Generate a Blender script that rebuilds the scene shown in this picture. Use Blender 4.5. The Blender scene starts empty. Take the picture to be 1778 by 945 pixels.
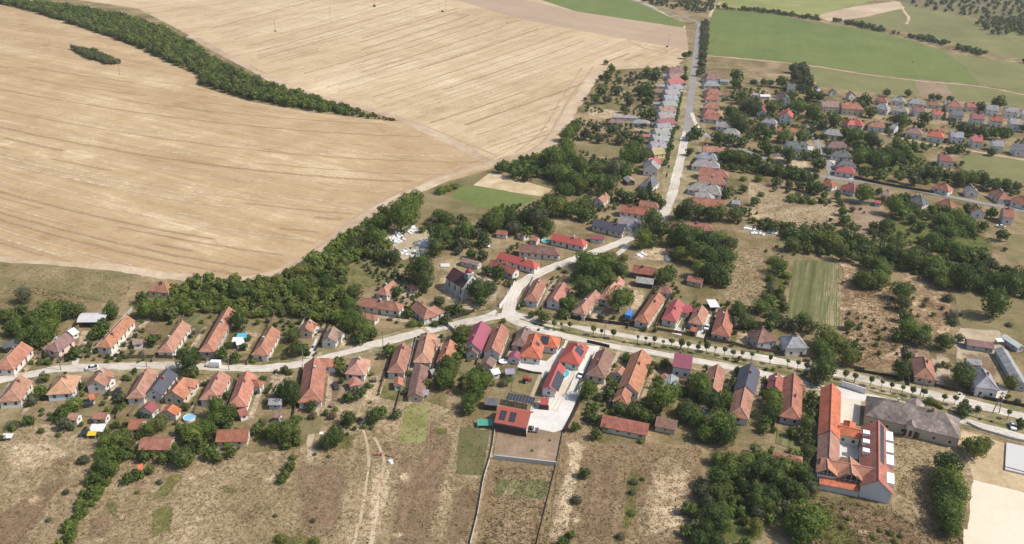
import bpy, bmesh, math, random
import numpy as np
from mathutils import Vector, Matrix
random.seed(7); RNG = np.random.default_rng(11)
SC = bpy.context.scene
COL = SC.collection
R = math.radians

# ---------------------------------------------------------------- camera
CAM_H, FPX, PITCH, ROLL = 165.0, 1480.0, R(26.1), R(2.3)
PW, PH = 1778.0, 945.0
fwd = Vector((0, math.cos(PITCH), -math.sin(PITCH)))
r0 = Vector((1, 0, 0)); u0 = r0.cross(fwd)
rgt = r0 * math.cos(ROLL) + u0 * math.sin(ROLL)
upv = rgt.cross(fwd)
cam_d = bpy.data.cameras.new('camera'); cam = bpy.data.objects.new('camera', cam_d); COL.objects.link(cam)
cam_d.sensor_width = 36.0; cam_d.lens = 36.0 * FPX / PW; cam_d.clip_start = 1.0; cam_d.clip_end = 20000
CAMP = Vector((0, 0, CAM_H))
cam.matrix_world = Matrix(((rgt.x, upv.x, -fwd.x, CAMP.x), (rgt.y, upv.y, -fwd.y, CAMP.y), (rgt.z, upv.z, -fwd.z, CAMP.z), (0, 0, 0, 1)))
SC.camera = cam

# ---------------------------------------------------------------- sky, sun, exposure
SUN_EL, SUN_AZ = R(49), R(97)          # azimuth clockwise from +Y (away from the camera) : sun stands to the right
W = bpy.data.worlds.new('World'); SC.world = W; W.use_nodes = True
nt = W.node_tree; bg = nt.nodes['Background']
sky = nt.nodes.new('ShaderNodeTexSky'); sky.sky_type = 'NISHITA'; sky.sun_disc = False
sky.sun_elevation = SUN_EL; sky.sun_rotation = SUN_AZ; sky.air_density = 1.0; sky.dust_density = 2.0; sky.ozone_density = 1.0
nt.links.new(sky.outputs[0], bg.inputs[0]); bg.inputs[1].default_value = 0.135
sd = bpy.data.lights.new('sun', 'SUN'); sd.energy = 4.4; sd.angle = R(0.6); sd.color = (1.0, 0.94, 0.85)
so = bpy.data.objects.new('sun', sd); COL.objects.link(so)
sdir = Vector((math.sin(SUN_AZ) * math.cos(SUN_EL), math.cos(SUN_AZ) * math.cos(SUN_EL), math.sin(SUN_EL)))
so.rotation_euler = sdir.to_track_quat('Z', 'Y').to_euler(); so.location = sdir * 500
SC.view_settings.view_transform = 'Standard'; SC.view_settings.look = 'None'
SC.view_settings.exposure = 0.2; SC.view_settings.gamma = 1.0
SC.cycles.max_bounces = 5; SC.cycles.diffuse_bounces = 2; SC.cycles.transmission_bounces = 3
SC.cycles.volume_bounces = 0; SC.cycles.transparent_max_bounces = 24
SC.cycles.use_denoising = True

# ---------------------------------------------------------------- helpers
TILES = dict(A=(0, 480), B=(300, 480), C=(600, 480), D=(900, 480), E=(1200, 480), F=(1478, 480),
             a=(0, 705), b=(300, 705), c=(600, 705), d=(900, 705), e=(1200, 705), f=(1478, 705),
             G=(600, 260), H=(900, 260), J=(1200, 260), L=(1478, 260), M=(900, 80), I=(1200, 80), K=(1478, 80))
TS = {k: (x, y, 3.937) for k, (x, y) in TILES.items()}
TS.update(Z4=(860, 560, 4.725), Z1=(1400, 640, 3.78), Z0=(0, 600, 6.75), P=(0, 0, 1.0))
def px(t, x, y):
    ox, oy, s = TS[t]; return ox + x / s, oy + y / s
def ground(x, y, z=0.0):
    """the point at height z that the photograph shows at pixel x, y"""
    d = fwd + rgt * ((x - PW / 2) / FPX) - upv * ((y - PH / 2) / FPX)
    k = (z - CAM_H) / d.z
    return Vector((d.x * k, d.y * k, z))
def mpp(p):                               # metres per photo pixel at a point
    return (Vector(p) - CAMP).dot(fwd) / FPX
def tag(o, label=None, cat=None, group=None, kind=None):
    if label: o['label'] = label
    if cat: o['category'] = cat
    if group: o['group'] = group
    if kind: o['kind'] = kind
    return o
def empty(name, loc=(0, 0, 0), rz=0.0):
    o = bpy.data.objects.new(name, None); COL.objects.link(o); o.empty_display_size = 0.5
    o.matrix_basis = Matrix.Translation(loc) @ Matrix.Rotation(rz, 4, 'Z'); return o
def link(name, me, parent=None, M=None, color=None):
    o = bpy.data.objects.new(name, me); COL.objects.link(o)
    if parent is not None: o.parent = parent
    if M is not None: o.matrix_basis = M
    if color is not None: o.color = (*color[:3], 1)
    return o
def mesh(verts, faces, mat=None, name='mesh', smooth=False):
    me = bpy.data.meshes.new(name); me.from_pydata([tuple(v) for v in verts], [], [tuple(f) for f in faces])
    if mat: me.materials.append(mat)
    if smooth: me.polygons.foreach_set('use_smooth', [True] * len(me.polygons))
    me.update(); return me
def mesh_np(v, q, mat, name='mesh', smooth=False):
    """v (n,3) floats, q (m,k) ints"""
    me = bpy.data.meshes.new(name); n, m, k = len(v), len(q), q.shape[1]
    me.vertices.add(n); me.vertices.foreach_set('co', np.asarray(v, np.float32).ravel())
    me.loops.add(m * k); me.loops.foreach_set('vertex_index', np.asarray(q, np.int32).ravel())
    me.polygons.add(m); me.polygons.foreach_set('loop_start', np.arange(0, m * k, k, dtype=np.int32))
    me.polygons.foreach_set('loop_total', np.full(m, k, np.int32))
    if smooth: me.polygons.foreach_set('use_smooth', np.ones(m, bool))
    me.materials.append(mat); me.update(); me.validate(); return me
class MB:
    """collects boxes, prisms and tubes for ONE mesh"""
    def __init__(s): s.v = []; s.f = []
    def add(s, vs, fs):
        n = len(s.v); s.v += [Vector(v) for v in vs]; s.f += [tuple(i + n for i in f) for f in fs]; return s
    def box(s, x0, x1, y0, y1, z0, z1, M=None):
        vs = [Vector((x, y, z)) for z in (z0, z1) for y in (y0, y1) for x in (x0, x1)]
        if M is not None: vs = [M @ v for v in vs]
        return s.add(vs, [(0, 2, 3, 1), (4, 5, 7, 6), (0, 1, 5, 4), (2, 6, 7, 3), (0, 4, 6, 2), (1, 3, 7, 5)])
    def bar(s, a, b, w, h=None, up=Vector((0, 0, 1))):
        a, b = Vector(a), Vector(b); d = (b - a); h = h or w
        if d.length < 1e-6: return s
        d.normalize(); x = d.cross(up)
        if x.length < 1e-3: x = d.cross(Vector((1, 0, 0)))
        x.normalize(); y = x.cross(d); c = []
        for p in (a, b):
            for sx, sy in ((-1, -1), (1, -1), (1, 1), (-1, 1)): c.append(p + x * sx * w / 2 + y * sy * h / 2)
        return s.add(c, [(3, 2, 1, 0), (4, 5, 6, 7), (0, 1, 5, 4), (1, 2, 6, 5), (2, 3, 7, 6), (3, 0, 4, 7)])
    def tube(s, pts, rs, n=6, cap=True):
        pts = [Vector(p) for p in pts]; rings = []
        for i, p in enumerate(pts):
            d = (pts[min(i + 1, len(pts) - 1)] - pts[max(i - 1, 0)]).normalized()
            x = d.cross(Vector((0.13, 1, 0.07))).normalized(); y = d.cross(x)
            rings.append([p + (x * math.cos(2 * math.pi * k / n) + y * math.sin(2 * math.pi * k / n)) * rs[i] for k in range(n)])
        vs = [v for r in rings for v in r]
        fs = [(i * n + k, i * n + (k + 1) % n, (i + 1) * n + (k + 1) % n, (i + 1) * n + k) for i in range(len(pts) - 1) for k in range(n)]
        if cap: fs += [tuple(range(n - 1, -1, -1)), tuple((len(pts) - 1) * n + k for k in range(n))]
        return s.add(vs, fs)
    def prism(s, poly, z0, z1, M=None):      # poly: (x, y) anticlockwise
        n = len(poly); vs = [Vector((x, y, z0)) for x, y in poly] + [Vector((x, y, z1)) for x, y in poly]
        if M is not None: vs = [M @ v for v in vs]
        return s.add(vs, [tuple(range(n - 1, -1, -1)), tuple(range(n, 2 * n))] + [(i, (i + 1) % n, n + (i + 1) % n, n + i) for i in range(n)])
    def me(s, mat, name='mesh', smooth=False): return mesh(s.v, s.f, mat, name, smooth)
    def build(s, name, mat, parent=None, M=None, color=None, smooth=False):
        return link(name, s.me(mat, name, smooth), parent, M, color)

# ---------------------------------------------------------------- materials
class N:
    def __init__(s, name, rough=0.9, spec=0.15):
        s.m = bpy.data.materials.new(name); s.m.use_nodes = True; s.t = s.m.node_tree
        s.b = s.t.nodes['Principled BSDF']; s.b.inputs['Roughness'].default_value = rough
        s.b.inputs['Specular IOR Level'].default_value = spec
    def n(s, typ, **kw):
        nd = s.t.nodes.new(typ)
        for k, v in kw.items(): setattr(nd, k, v)
        return nd
    def l(s, a, b): s.t.links.new(a, b)
    def val(s, sock, v):
        if hasattr(v, 'is_linked') or hasattr(v, 'links'): s.l(v, sock)
        else: sock.default_value = v
    def math(s, op, a, b=0.0, c=None, clamp=False):
        nd = s.n('ShaderNodeMath', operation=op, use_clamp=clamp); s.val(nd.inputs[0], a); s.val(nd.inputs[1], b)
        if c is not None: s.val(nd.inputs[2], c)
        return nd.outputs[0]
    def pos(s): return s.n('ShaderNodeNewGeometry').outputs['Position']
    def obj(s): return s.n('ShaderNodeTexCoord').outputs['Object']
    def map(s, vec, scale=(1, 1, 1), rot=0.0, loc=(0, 0, 0)):
        m = s.n('ShaderNodeMapping'); s.l(vec, m.inputs[0]); m.inputs['Scale'].default_value = scale
        m.inputs['Rotation'].default_value = (0, 0, rot); m.inputs['Location'].default_value = loc; return m.outputs[0]
    def noise(s, vec, scale, detail=3.0, rough=0.6, dist=0.0):
        nd = s.n('ShaderNodeTexNoise'); s.l(vec, nd.inputs['Vector']); nd.inputs['Scale'].default_value = scale
        nd.inputs['Detail'].default_value = detail; nd.inputs['Roughness'].default_value = rough; nd.inputs['Distortion'].default_value = dist
        return nd.outputs['Fac']
    def ramp(s, fac, stops):
        nd = s.n('ShaderNodeValToRGB'); s.l(fac, nd.inputs[0]); e = nd.color_ramp.elements
        while len(e) < len(stops): e.new(0.5)
        for el, (p, c) in zip(e, stops): el.position = p; el.color = (*c, 1) if len(c) == 3 else c
        return nd.outputs[0]
    def mix(s, fac, a, b, mode='MIX'):
        nd = s.n('ShaderNodeMix', data_type='RGBA', blend_type=mode); s.val(nd.inputs['Factor'], fac)
        for k, v in ((6, a), (7, b)):
            if isinstance(v, tuple): nd.inputs[k].default_value = (*v, 1) if len(v) == 3 else v
            else: s.l(v, nd.inputs[k])
        return nd.outputs[2]
    def bump(s, h, strength=0.5, dist=0.3):
        nd = s.n('ShaderNodeBump'); s.l(h, nd.inputs['Height']); nd.inputs['Strength'].default_value = strength; nd.inputs['Distance'].default_value = dist
        s.l(nd.outputs[0], s.b.inputs['Normal'])
    def col(s, c):
        if isinstance(c, tuple): s.b.inputs['Base Color'].default_value = (*c, 1)
        else: s.l(c, s.b.inputs['Base Color'])
        return s.m

def angle_px(a, b):
    d = ground(*b) - ground(*a); return math.atan2(d.y, d.x)
def soil(name, cols, fine=1.3, mid=0.16, big=0.02, stripe=None, bump=0.6, contrast=1.0, soft=False, curl=0.0):
    """grass, straw or soil: four colours from dark to light, patched by noise at three scales; stripe=(angle, across scale, share)"""
    m = N(name, 0.95, 0.05); p = m.pos()
    a = m.noise(p, big, 4, 0.6, 0.8); b = m.noise(p, mid, 5, 0.65, 0.6); c = m.noise(p, fine, 4, 0.72)
    f = m.math('ADD', m.math('MULTIPLY', a, 0.38), m.math('ADD', m.math('MULTIPLY', b, 0.34), m.math('MULTIPLY', c, 0.28)))
    if stripe:
        ang, sc, share = stripe
        v = m.map(p, (1, 1, 1), 0); 
        # rotate first, then stretch
        v = m.map(p, (1, 1, 1), -ang); v = m.map(v, (0.022, 1, 1))
        s1 = m.noise(v, sc, 4, 0.65, 0.15); s2 = m.noise(m.map(v, (2.2, 1, 1), 0, (13, 7, 0)), sc * 3.1, 2, 0.6)
        s0 = m.noise(m.map(v, (.8, 1, 1), 0, (5, 31, 0)), sc * .16, 3, .55, .3)
        st = m.math('ADD', m.math('MULTIPLY', s0, 0.36), m.math('ADD', m.math('MULTIPLY', s1, 0.38), m.math('MULTIPLY', s2, 0.26)))
        f = m.math('ADD', m.math('MULTIPLY', f, 1 - share), m.math('MULTIPLY', st, share))
    f = m.math('ADD', m.math('MULTIPLY', m.math('SUBTRACT', f, 0.5), 3.4 * contrast), 0.5, clamp=True)
    if curl:                               # lodged straw: pale strands over darker turf
        r1 = m.math('SUBTRACT', 1.0, m.math('ABSOLUTE', m.math('SUBTRACT', m.math('MULTIPLY', m.noise(p, fine * .55, 2, .5, 1.6), 2.0), 1.0)))
        r1 = m.math('POWER', r1, 5.0); f = m.math('ADD', m.math('SUBTRACT', f, curl * .42), m.math('MULTIPLY', r1, curl), clamp=True)
    n = len(cols); m.col(m.ramp(f, [(i / (n - 1), q) for i, q in enumerate(cols)]))
    if soft:                               # a patch that thins out towards its rim in tufts
        at = m.n('ShaderNodeAttribute', attribute_name='edge'); nz = m.math('ADD', m.math('MULTIPLY', m.noise(p, 0.35, 5, 0.7), .6), m.math('MULTIPLY', m.noise(p, 1.6, 4, 0.7), .4))
        al = m.math('ADD', m.math('MULTIPLY', at.outputs['Fac'], 1.9), m.math('MULTIPLY', m.math('SUBTRACT', nz, 0.72), 5.0), clamp=True)
        m.l(al, m.b.inputs['Alpha'])
    if bump: m.bump(m.math('ADD', c, m.math('MULTIPLY', b, 0.6)), bump, 0.35)
    return m.m
def painted(name, rough=0.8, mottle=0.25, sc=0.7, bumpy=0.0, streak=False, spec=0.15, metal=0.0):
    """colour from the object itself, weathered by noise"""
    m = N(name, rough, spec); oi = m.n('ShaderNodeObjectInfo'); p = m.pos()
    n1 = m.noise(p, sc, 5, 0.7); n2 = m.noise(p, sc * 5, 3, 0.7)
    f = m.math('ADD', m.math('MULTIPLY', n1, 0.6), m.math('MULTIPLY', n2, 0.4))
    if streak:
        w = m.n('ShaderNodeTexWave', wave_type='BANDS', bands_direction='X'); m.l(m.obj(), w.inputs['Vector']); w.inputs['Scale'].default_value = 1.4
        w.inputs['Distortion'].default_value = 0.4; f = m.math('ADD', m.math('MULTIPLY', f, 0.85), m.math('MULTIPLY', w.outputs['Fac'], 0.15))
    g = m.math('ADD', 1 - mottle * 1.6, m.math('MULTIPLY', f, mottle * 3.2))
    mul = m.n('ShaderNodeVectorMath', operation='SCALE'); m.l(oi.outputs['Color'], mul.inputs[0]); m.l(g, mul.inputs['Scale'])
    m.l(mul.outputs[0], m.b.inputs['Base Color']); m.b.inputs['Metallic'].default_value = metal
    if bumpy: m.bump(f, bumpy, 0.1)
    return m.m
def plain(name, c, rough=0.7, spec=0.3, metal=0.0):
    m = N(name, rough, spec); m.b.inputs['Metallic'].default_value = metal
    f = m.noise(m.pos(), 1.5, 4, 0.7); d = tuple(x * 0.82 for x in c); e = tuple(min(1, x * 1.12) for x in c)
    return m.col(m.mix(f, d, e))

MT = {}
def tile_material():
    m = N('roof_tile', 0.85, 0.2); oi = m.n('ShaderNodeObjectInfo'); o = m.obj(); p = m.pos()
    n1 = m.noise(p, 0.45, 5, 0.7); n2 = m.noise(p, 2.6, 4, 0.75); n3 = m.noise(m.map(o, (3, 0.25, 0.25)), 1.6, 3, 0.7)
    f = m.math('ADD', m.math('MULTIPLY', n1, 0.4), m.math('ADD', m.math('MULTIPLY', n2, 0.3), m.math('MULTIPLY', n3, 0.3)))
    g = m.math('ADD', -0.95, m.math('MULTIPLY', f, 3.85))
    mul = m.n('ShaderNodeVectorMath', operation='SCALE'); m.l(oi.outputs['Color'], mul.inputs[0]); m.l(g, mul.inputs['Scale'])
    lich = m.math('MULTIPLY', m.math('SUBTRACT', m.noise(p, 0.9, 6, 0.8), 0.56), 3.0, clamp=True)
    rnd = m.math('MULTIPLY', lich, m.math('ADD', 0.15, m.math('MULTIPLY', oi.outputs['Random'], 0.6)))
    c = m.mix(rnd, mul.outputs[0], (0.13, 0.085, 0.07))
    w = m.n('ShaderNodeTexWave', wave_type='BANDS', bands_direction='X'); m.l(o, w.inputs['Vector']); w.inputs['Scale'].default_value = 1.25
    m.bump(w.outputs['Fac'], 0.25, 0.05)
    return m.col(c)
def old_tile_material():
    m = N('weathered_tile', 0.9, 0.1); p = m.pos(); n1 = m.noise(p, 0.12, 5, 0.7, 0.5); n2 = m.noise(p, 0.9, 5, 0.75)
    f = m.math('ADD', m.math('MULTIPLY', n1, 0.55), m.math('MULTIPLY', n2, 0.45)); f = m.math('ADD', m.math('MULTIPLY', m.math('SUBTRACT', f, .5), 3.4), .45, clamp=True)
    m.bump(n2, .4, .1); return m.col(m.ramp(f, [(0, (.09, .072, .062)), (.35, (.175, .142, .125)), (.65, (.265, .22, .195)), (1, (.5, .42, .37))]))
MT['old_tile'] = old_tile_material()
MT['tile'] = tile_material()
MT['wall'] = painted('plaster', 0.9, 0.14, 0.5)
MT['sheet'] = painted('metal_sheet', 0.6, 0.26, 0.35, 0.15, True, 0.25)
MT['cap'] = painted('mortar', 0.9, 0.2, 1.0)
MT['paint'] = painted('paint', 0.4, 0.06, 0.6, 0, False, 0.5)
MT['glass'] = plain('window_glass', (0.025, 0.03, 0.035), 0.12, 0.6)
MT['frame'] = plain('window_frame', (0.62, 0.6, 0.56), 0.6)
MT['dark'] = plain('dark_wood', (0.045, 0.035, 0.03), 0.8)
MT['wood'] = plain('old_wood', (0.16, 0.12, 0.085), 0.9)
MT['pole'] = plain('pole_wood', (0.2, 0.17, 0.14), 0.9)
MT['solar'] = plain('solar_cell', (0.035, 0.04, 0.055), 0.25, 0.5)
MT['rubber'] = plain('rubber', (0.02, 0.02, 0.02), 0.8)
MT['stone'] = plain('pale_stone', (0.5, 0.48, 0.45), 0.8)
MT['marble'] = plain('white_marble', (0.68, 0.68, 0.68), 0.5)
MT['bark'] = plain('bark', (0.11, 0.085, 0.06), 0.95)
MT['brick'] = plain('chimney_brick', (0.3, 0.17, 0.12), 0.95)
MT['conc'] = plain('concrete', (0.42, 0.41, 0.39), 0.9)
def leaf_material(name, c0, c1, c2):
    m = N(name, 0.6, 0.25); oi = m.n('ShaderNodeObjectInfo'); p = m.pos()
    n1 = m.noise(p, 0.55, 3, 0.6); n2 = m.noise(p, 2.3, 3, 0.7)
    f = m.math('ADD', m.math('MULTIPLY', n1, 0.5), m.math('MULTIPLY', n2, 0.5))
    f = m.math('ADD', m.math('MULTIPLY', m.math('SUBTRACT', f, 0.5), 2.2), m.math('ADD', 0.2, m.math('MULTIPLY', oi.outputs['Random'], 0.6)), clamp=True)
    c = m.ramp(f, [(0.0, c0), (0.5, c1), (1.0, c2)])
    tr = m.n('ShaderNodeBsdfTranslucent'); m.l(m.mix(1.0, c, (1.0, 1.15, 0.5), 'MULTIPLY'), tr.inputs['Color'])
    mx = m.n('ShaderNodeMixShader'); mx.inputs[0].default_value = 0.32
    out = m.t.nodes['Material Output']; m.l(c, m.b.inputs['Base Color'])
    m.l(m.b.outputs[0], mx.inputs[1]); m.l(tr.outputs[0], mx.inputs[2]); m.l(mx.outputs[0], out.inputs['Surface'])
    return m.m
LEAF = dict(m=leaf_material('leaf_mid_green', (0.056, 0.088, 0.016), (0.106, 0.15, 0.026), (0.185, 0.222, 0.044)),
            d=leaf_material('leaf_dark_green', (0.037, 0.06, 0.015), (0.071, 0.103, 0.023), (0.132, 0.165, 0.038)),
            y=leaf_material('leaf_yellow_green', (0.07, 0.09, 0.018), (0.135, 0.155, 0.03), (0.22, 0.22, 0.05)),
            g=leaf_material('leaf_grey_green', (0.06, 0.068, 0.034), (0.105, 0.112, 0.055), (0.16, 0.16, 0.08)),
            o=leaf_material('leaf_olive_green', (0.068, 0.085, 0.024), (0.118, 0.136, 0.038), (0.19, 0.2, 0.064)),
            b=leaf_material('leaf_brown_dry', (0.08, 0.055, 0.032), (0.13, 0.095, 0.05), (0.2, 0.15, 0.08)))
# ---------------------------------------------------------------- ground, fields, roads
def tri_mesh(pts, mat, z, name):
    bm = bmesh.new(); vs = [bm.verts.new((p[0], p[1], z)) for p in pts]
    f = bm.faces.new(vs); bm.normal_update()
    if f.normal.z < 0: f.normal_flip()
    bmesh.ops.triangulate(bm, faces=[f]); me = bpy.data.meshes.new(name); bm.to_mesh(me); bm.free(); me.materials.append(mat); return me
def rough(pts, step, amp):
    """a polygon's outline broken up like the edge of real ground"""
    if amp <= 0: return pts
    out = []; n = len(pts)
    for i in range(n):
        a, b = Vector(pts[i]).to_2d(), Vector(pts[(i + 1) % n]).to_2d(); d = b - a; k = max(1, min(400, int(d.length / step)))
        nn = Vector((-d.y, d.x)).normalized()
        o1 = 0
        for j in range(k):
            t = j / k
            o1 = 0.72 * o1 + random.uniform(-1, 1) * amp * 0.6
            out.append(a + d * t + nn * (o1 if j else 0))
    return out
SHEET = [0]; CELLS = {}
def layer(pts, line=False):
    """height of a ground sheet: the first 34 (the great fields) one above the other, later ones just above whatever they lie on"""
    SHEET[0] += 1
    if SHEET[0] <= 34: return 0.012 + 0.0025 * SHEET[0]
    P = [(p[0], p[1]) for p in pts]; cs = set()
    for i in range(len(P) - (1 if line else 0)):
        (a, b), (c, d) = P[i], P[(i + 1) % len(P)]; k = max(1, int(math.hypot(c - a, d - b) / 2))
        for j in range(k + 1): cs.add((int((a + (c - a) * j / k) // 4), int((b + (d - b) * j / k) // 4)))
    if line: cs |= {(x + i, y + j) for x, y in cs for i in (-1, 0, 1) for j in (-1, 0, 1)}
    else:
        ys_ = {}
        for x, y in cs: ys_.setdefault(y, []).append(x)
        y0, y1 = min(ys_), max(ys_); x0, x1 = min(x for x, _ in cs), max(x for x, _ in cs)
        if (y1 - y0) * (x1 - x0) < 60000:
            for y in range(y0, y1 + 1):
                yc = y * 4 + 2.0; xs = []
                for i in range(len(P)):
                    (a, b), (c, d) = P[i], P[(i + 1) % len(P)]
                    if (b > yc) != (d > yc): xs.append((c - a) * (yc - b) / (d - b) + a)
                xs.sort()
                for s_, e_ in zip(xs[::2], xs[1::2]): cs |= {(x, y) for x in range(int(s_ // 4), int(e_ // 4) + 1)}
    L = 1 + max((CELLS.get(c, 0) for c in cs), default=0)
    for c in cs: CELLS[c] = L
    return 0.1 + 0.003 * L
def sheet(name, poly, mat, amp=0.5, step=2.5, t='P', z=None):
    pts = [ground(*px(t, *q)) for q in poly]
    if z is None: z = layer(pts)
    o = link(name, tri_mesh(rough(pts, step, amp), mat, z, name)); tag(o, kind='structure'); return o
SOFT = {}
def patch(name, poly, key, t='P', rim=0.45):
    """a patch of ground whose cover thins out towards the rim"""
    pts = [Vector(q) for q in rough([ground(*px(t, *q)) for q in poly], 2.5, 0.9)]; n = len(pts); c = sum(pts, Vector((0, 0))) / n; R_ = 0.5 * max((p - c).length for p in pts)
    z = layer(pts); out = [c + (p - c) * 1.12 for p in pts]; inn = [c + (p - c) * (1 - rim) for p in pts]
    me = mesh([(*p, z) for p in out + inn] + [(*c, z)], [(i, (i + 1) % n, n + (i + 1) % n, n + i) for i in range(n)] + [(n + i, n + (i + 1) % n, 2 * n) for i in range(n)], None, name)
    a = me.attributes.new('edge', 'FLOAT', 'POINT'); a.data.foreach_set('value', [0.0] * n + [1.0] * (n + 1))
    me.materials.append(key); me.update()
    if me.polygons[0].normal.z < 0: me.flip_normals()
    o = link(name, me); tag(o, kind='structure'); return o
def spline(pts, step=3.0):
    P = [Vector(p).to_2d() for p in pts]; P = [P[0] * 2 - P[1]] + P + [P[-1] * 2 - P[-2]]; out = []
    for i in range(1, len(P) - 2):
        a, b, c, d = P[i - 1:i + 3]; k = max(2, int((c - b).length / step))
        for j in range(k):
            t = j / k
            out.append(0.5 * ((2 * b) + (c - a) * t + (2 * a - 5 * b + 4 * c - d) * t * t + (3 * b - a - 3 * c + d) * t ** 3))
    out.append(P[-2]); return out
def ribbon_pts(line, w, amp=0.0):
    L, Rr = [], []; o1 = o2 = 0
    for i, p in enumerate(line):
        d = (line[min(i + 1, len(line) - 1)] - line[max(i - 1, 0)]).normalized(); n = Vector((-d.y, d.x))
        o1 = 0.7 * o1 + random.uniform(-amp, amp); o2 = 0.7 * o2 + random.uniform(-amp, amp)
        L.append(p + n * (w / 2 + o1)); Rr.append(p - n * (w / 2 + o2))
    return L, Rr
SCALE_W = 0.9
def ribbon(name, pxs, w, mat, amp=0.15, t='P', z=None, step=3.0, kind='structure'):
    w *= SCALE_W; line = spline([ground(*px(t, *q)) for q in pxs], step); L, Rr = ribbon_pts(line, w, amp); n = len(L)
    if z is None: z = layer(line, True)
    me = mesh([(*p, z) for p in L] + [(*p, z) for p in Rr], [(n + i, n + i + 1, i + 1, i) for i in range(n - 1)], mat, name)
    o = link(name, me); tag(o, kind=kind); return o

an_lane = angle_px((100, 215), (420, 292)); an_up = angle_px((600, 150), (950, 52)); an_plot = angle_px((690, 945), (760, 700)); an_gard = angle_px((1375, 575), (1395, 455))
G_base = soil('dry_village_ground', [(0.075, 0.072, 0.026), (0.15, 0.12, 0.055), (0.26, 0.195, 0.11), (0.4, 0.31, 0.19)], 0.8, 0.085, 0.02, (an_plot, 0.4, 0.16), 0.9, 1.25)
G_meadow = soil('dry_meadow', [(0.112, 0.085, 0.042), (0.182, 0.136, 0.072), (0.265, 0.2, 0.116), (0.42, 0.33, 0.212)], 0.7, 0.13, 0.022, (an_plot, 0.4, 0.22), 0.45, 1.0, False, .55)
G_brown = soil('brown_meadow', [(0.105, 0.074, 0.038), (0.165, 0.115, 0.063), (0.232, 0.165, 0.095), (0.35, 0.262, 0.16)], 0.7, 0.14, 0.025, (an_plot, 0.4, 0.25), 0.5, 1.0, False, .45)
G_straw = soil('straw', [(0.3, 0.22, 0.125), (0.4, 0.3, 0.18), (0.5, 0.4, 0.25), (0.6, 0.5, 0.34)], 0.9, 0.15, 0.03, None, 0.6)
G_stub1 = soil('stubble', [(0.275, 0.178, 0.092), (0.36, 0.25, 0.14), (0.425, 0.315, 0.185), (0.58, 0.46, 0.3)], 0.35, 0.05, 0.0065, (an_lane, 0.2, 0.45), 0.3, 1.5)
G_stub2 = soil('stubble_pale', [(0.3, 0.205, 0.115), (0.41, 0.3, 0.18), (0.49, 0.38, 0.245), (0.6, 0.49, 0.335)], 0.3, 0.045, 0.006, (an_up, 0.2, 0.5), 0.3, 1.5)
G_stub3 = soil('stubble_brown', [(0.26, 0.18, 0.12), (0.33, 0.24, 0.165), (0.38, 0.285, 0.2), (0.46, 0.36, 0.26)], 0.3, 0.04, 0.006, (angle_px((900, 22), (1150, 66)), 0.16, 0.5), 0.2)
G_track = soil('headland', [(0.3, 0.21, 0.135), (0.38, 0.285, 0.19), (0.47, 0.37, 0.26), (0.57, 0.47, 0.35)], 0.5, 0.09, 0.012, None, 0.3)
G_green = soil('green_crop', [(0.075, 0.1, 0.03), (0.11, 0.142, 0.044), (0.145, 0.175, 0.058), (0.19, 0.21, 0.08)], 0.25, 0.03, 0.006, (angle_px((1300, 100), (1310, 30)), 0.16, 0.3), 0.25, 0.85)
G_olive = soil('olive_field', [(0.105, 0.11, 0.045), (0.15, 0.15, 0.062), (0.19, 0.185, 0.082), (0.245, 0.23, 0.115)], 0.3, 0.04, 0.008, (angle_px((1640, 92), (1700, 145)), 0.18, 0.25), 0.25, 0.9)
G_lime = soil('yellow_green_field', [(0.14, 0.155, 0.05), (0.195, 0.205, 0.07), (0.245, 0.245, 0.09), (0.29, 0.28, 0.12)], 0.2, 0.03, 0.006, None, 0.2)
G_grass = soil('parched_grass', [(0.085, 0.085, 0.035), (0.15, 0.13, 0.06), (0.22, 0.175, 0.09), (0.31, 0.245, 0.145)], 0.8, 0.1, 0.02, None, 0.6)
G_lawn = soil('green_grass', [(0.06, 0.075, 0.025), (0.09, 0.105, 0.035), (0.125, 0.13, 0.045), (0.19, 0.17, 0.075)], 1.0, 0.15, 0.03, None, 0.6)
G_weed = soil('green_weeds', [(0.06, 0.07, 0.025), (0.12, 0.12, 0.04), (0.2, 0.165, 0.08), (0.3, 0.23, 0.145)], 1.0, 0.22, 0.03, None, 0.7, 1.2)
G_thick = soil('dead_scrub', [(0.095, 0.06, 0.032), (0.165, 0.108, 0.06), (0.27, 0.185, 0.108), (0.48, 0.36, 0.225)], 0.6, 0.16, 0.035, None, 1.0, 1.25, False, .5)
G_veg = soil('vegetable_rows', [(0.075, 0.085, 0.034), (0.115, 0.12, 0.05), (0.17, 0.16, 0.075), (0.36, 0.3, 0.18)], 1.0, 0.15, 0.02, (an_gard, 0.45, 0.75), 0.5, 1.5)
G_earth = soil('bare_earth', [(0.14, 0.1, 0.06), (0.215, 0.155, 0.1), (0.275, 0.2, 0.138), (0.38, 0.29, 0.2)], 0.8, 0.16, 0.04, (an_plot, 0.5, 0.25), 0.6, 1.2)
G_yard = soil('trodden_yard', [(0.24, 0.18, 0.115), (0.33, 0.26, 0.175), (0.42, 0.34, 0.24), (0.52, 0.44, 0.33)], 0.8, 0.12, 0.03, None, 0.5)
G_sand = soil('pale_sand', [(0.56, 0.47, 0.36), (0.62, 0.53, 0.41), (0.66, 0.57, 0.45), (0.7, 0.62, 0.5)], 0.6, 0.08, 0.02, None, 0.1)
G_road = soil('dusty_concrete', [(0.34, 0.3, 0.245), (0.47, 0.425, 0.36), (0.56, 0.51, 0.44), (0.66, 0.61, 0.53)], 0.6, 0.12, 0.03, None, 0.1, 1.2)
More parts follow.
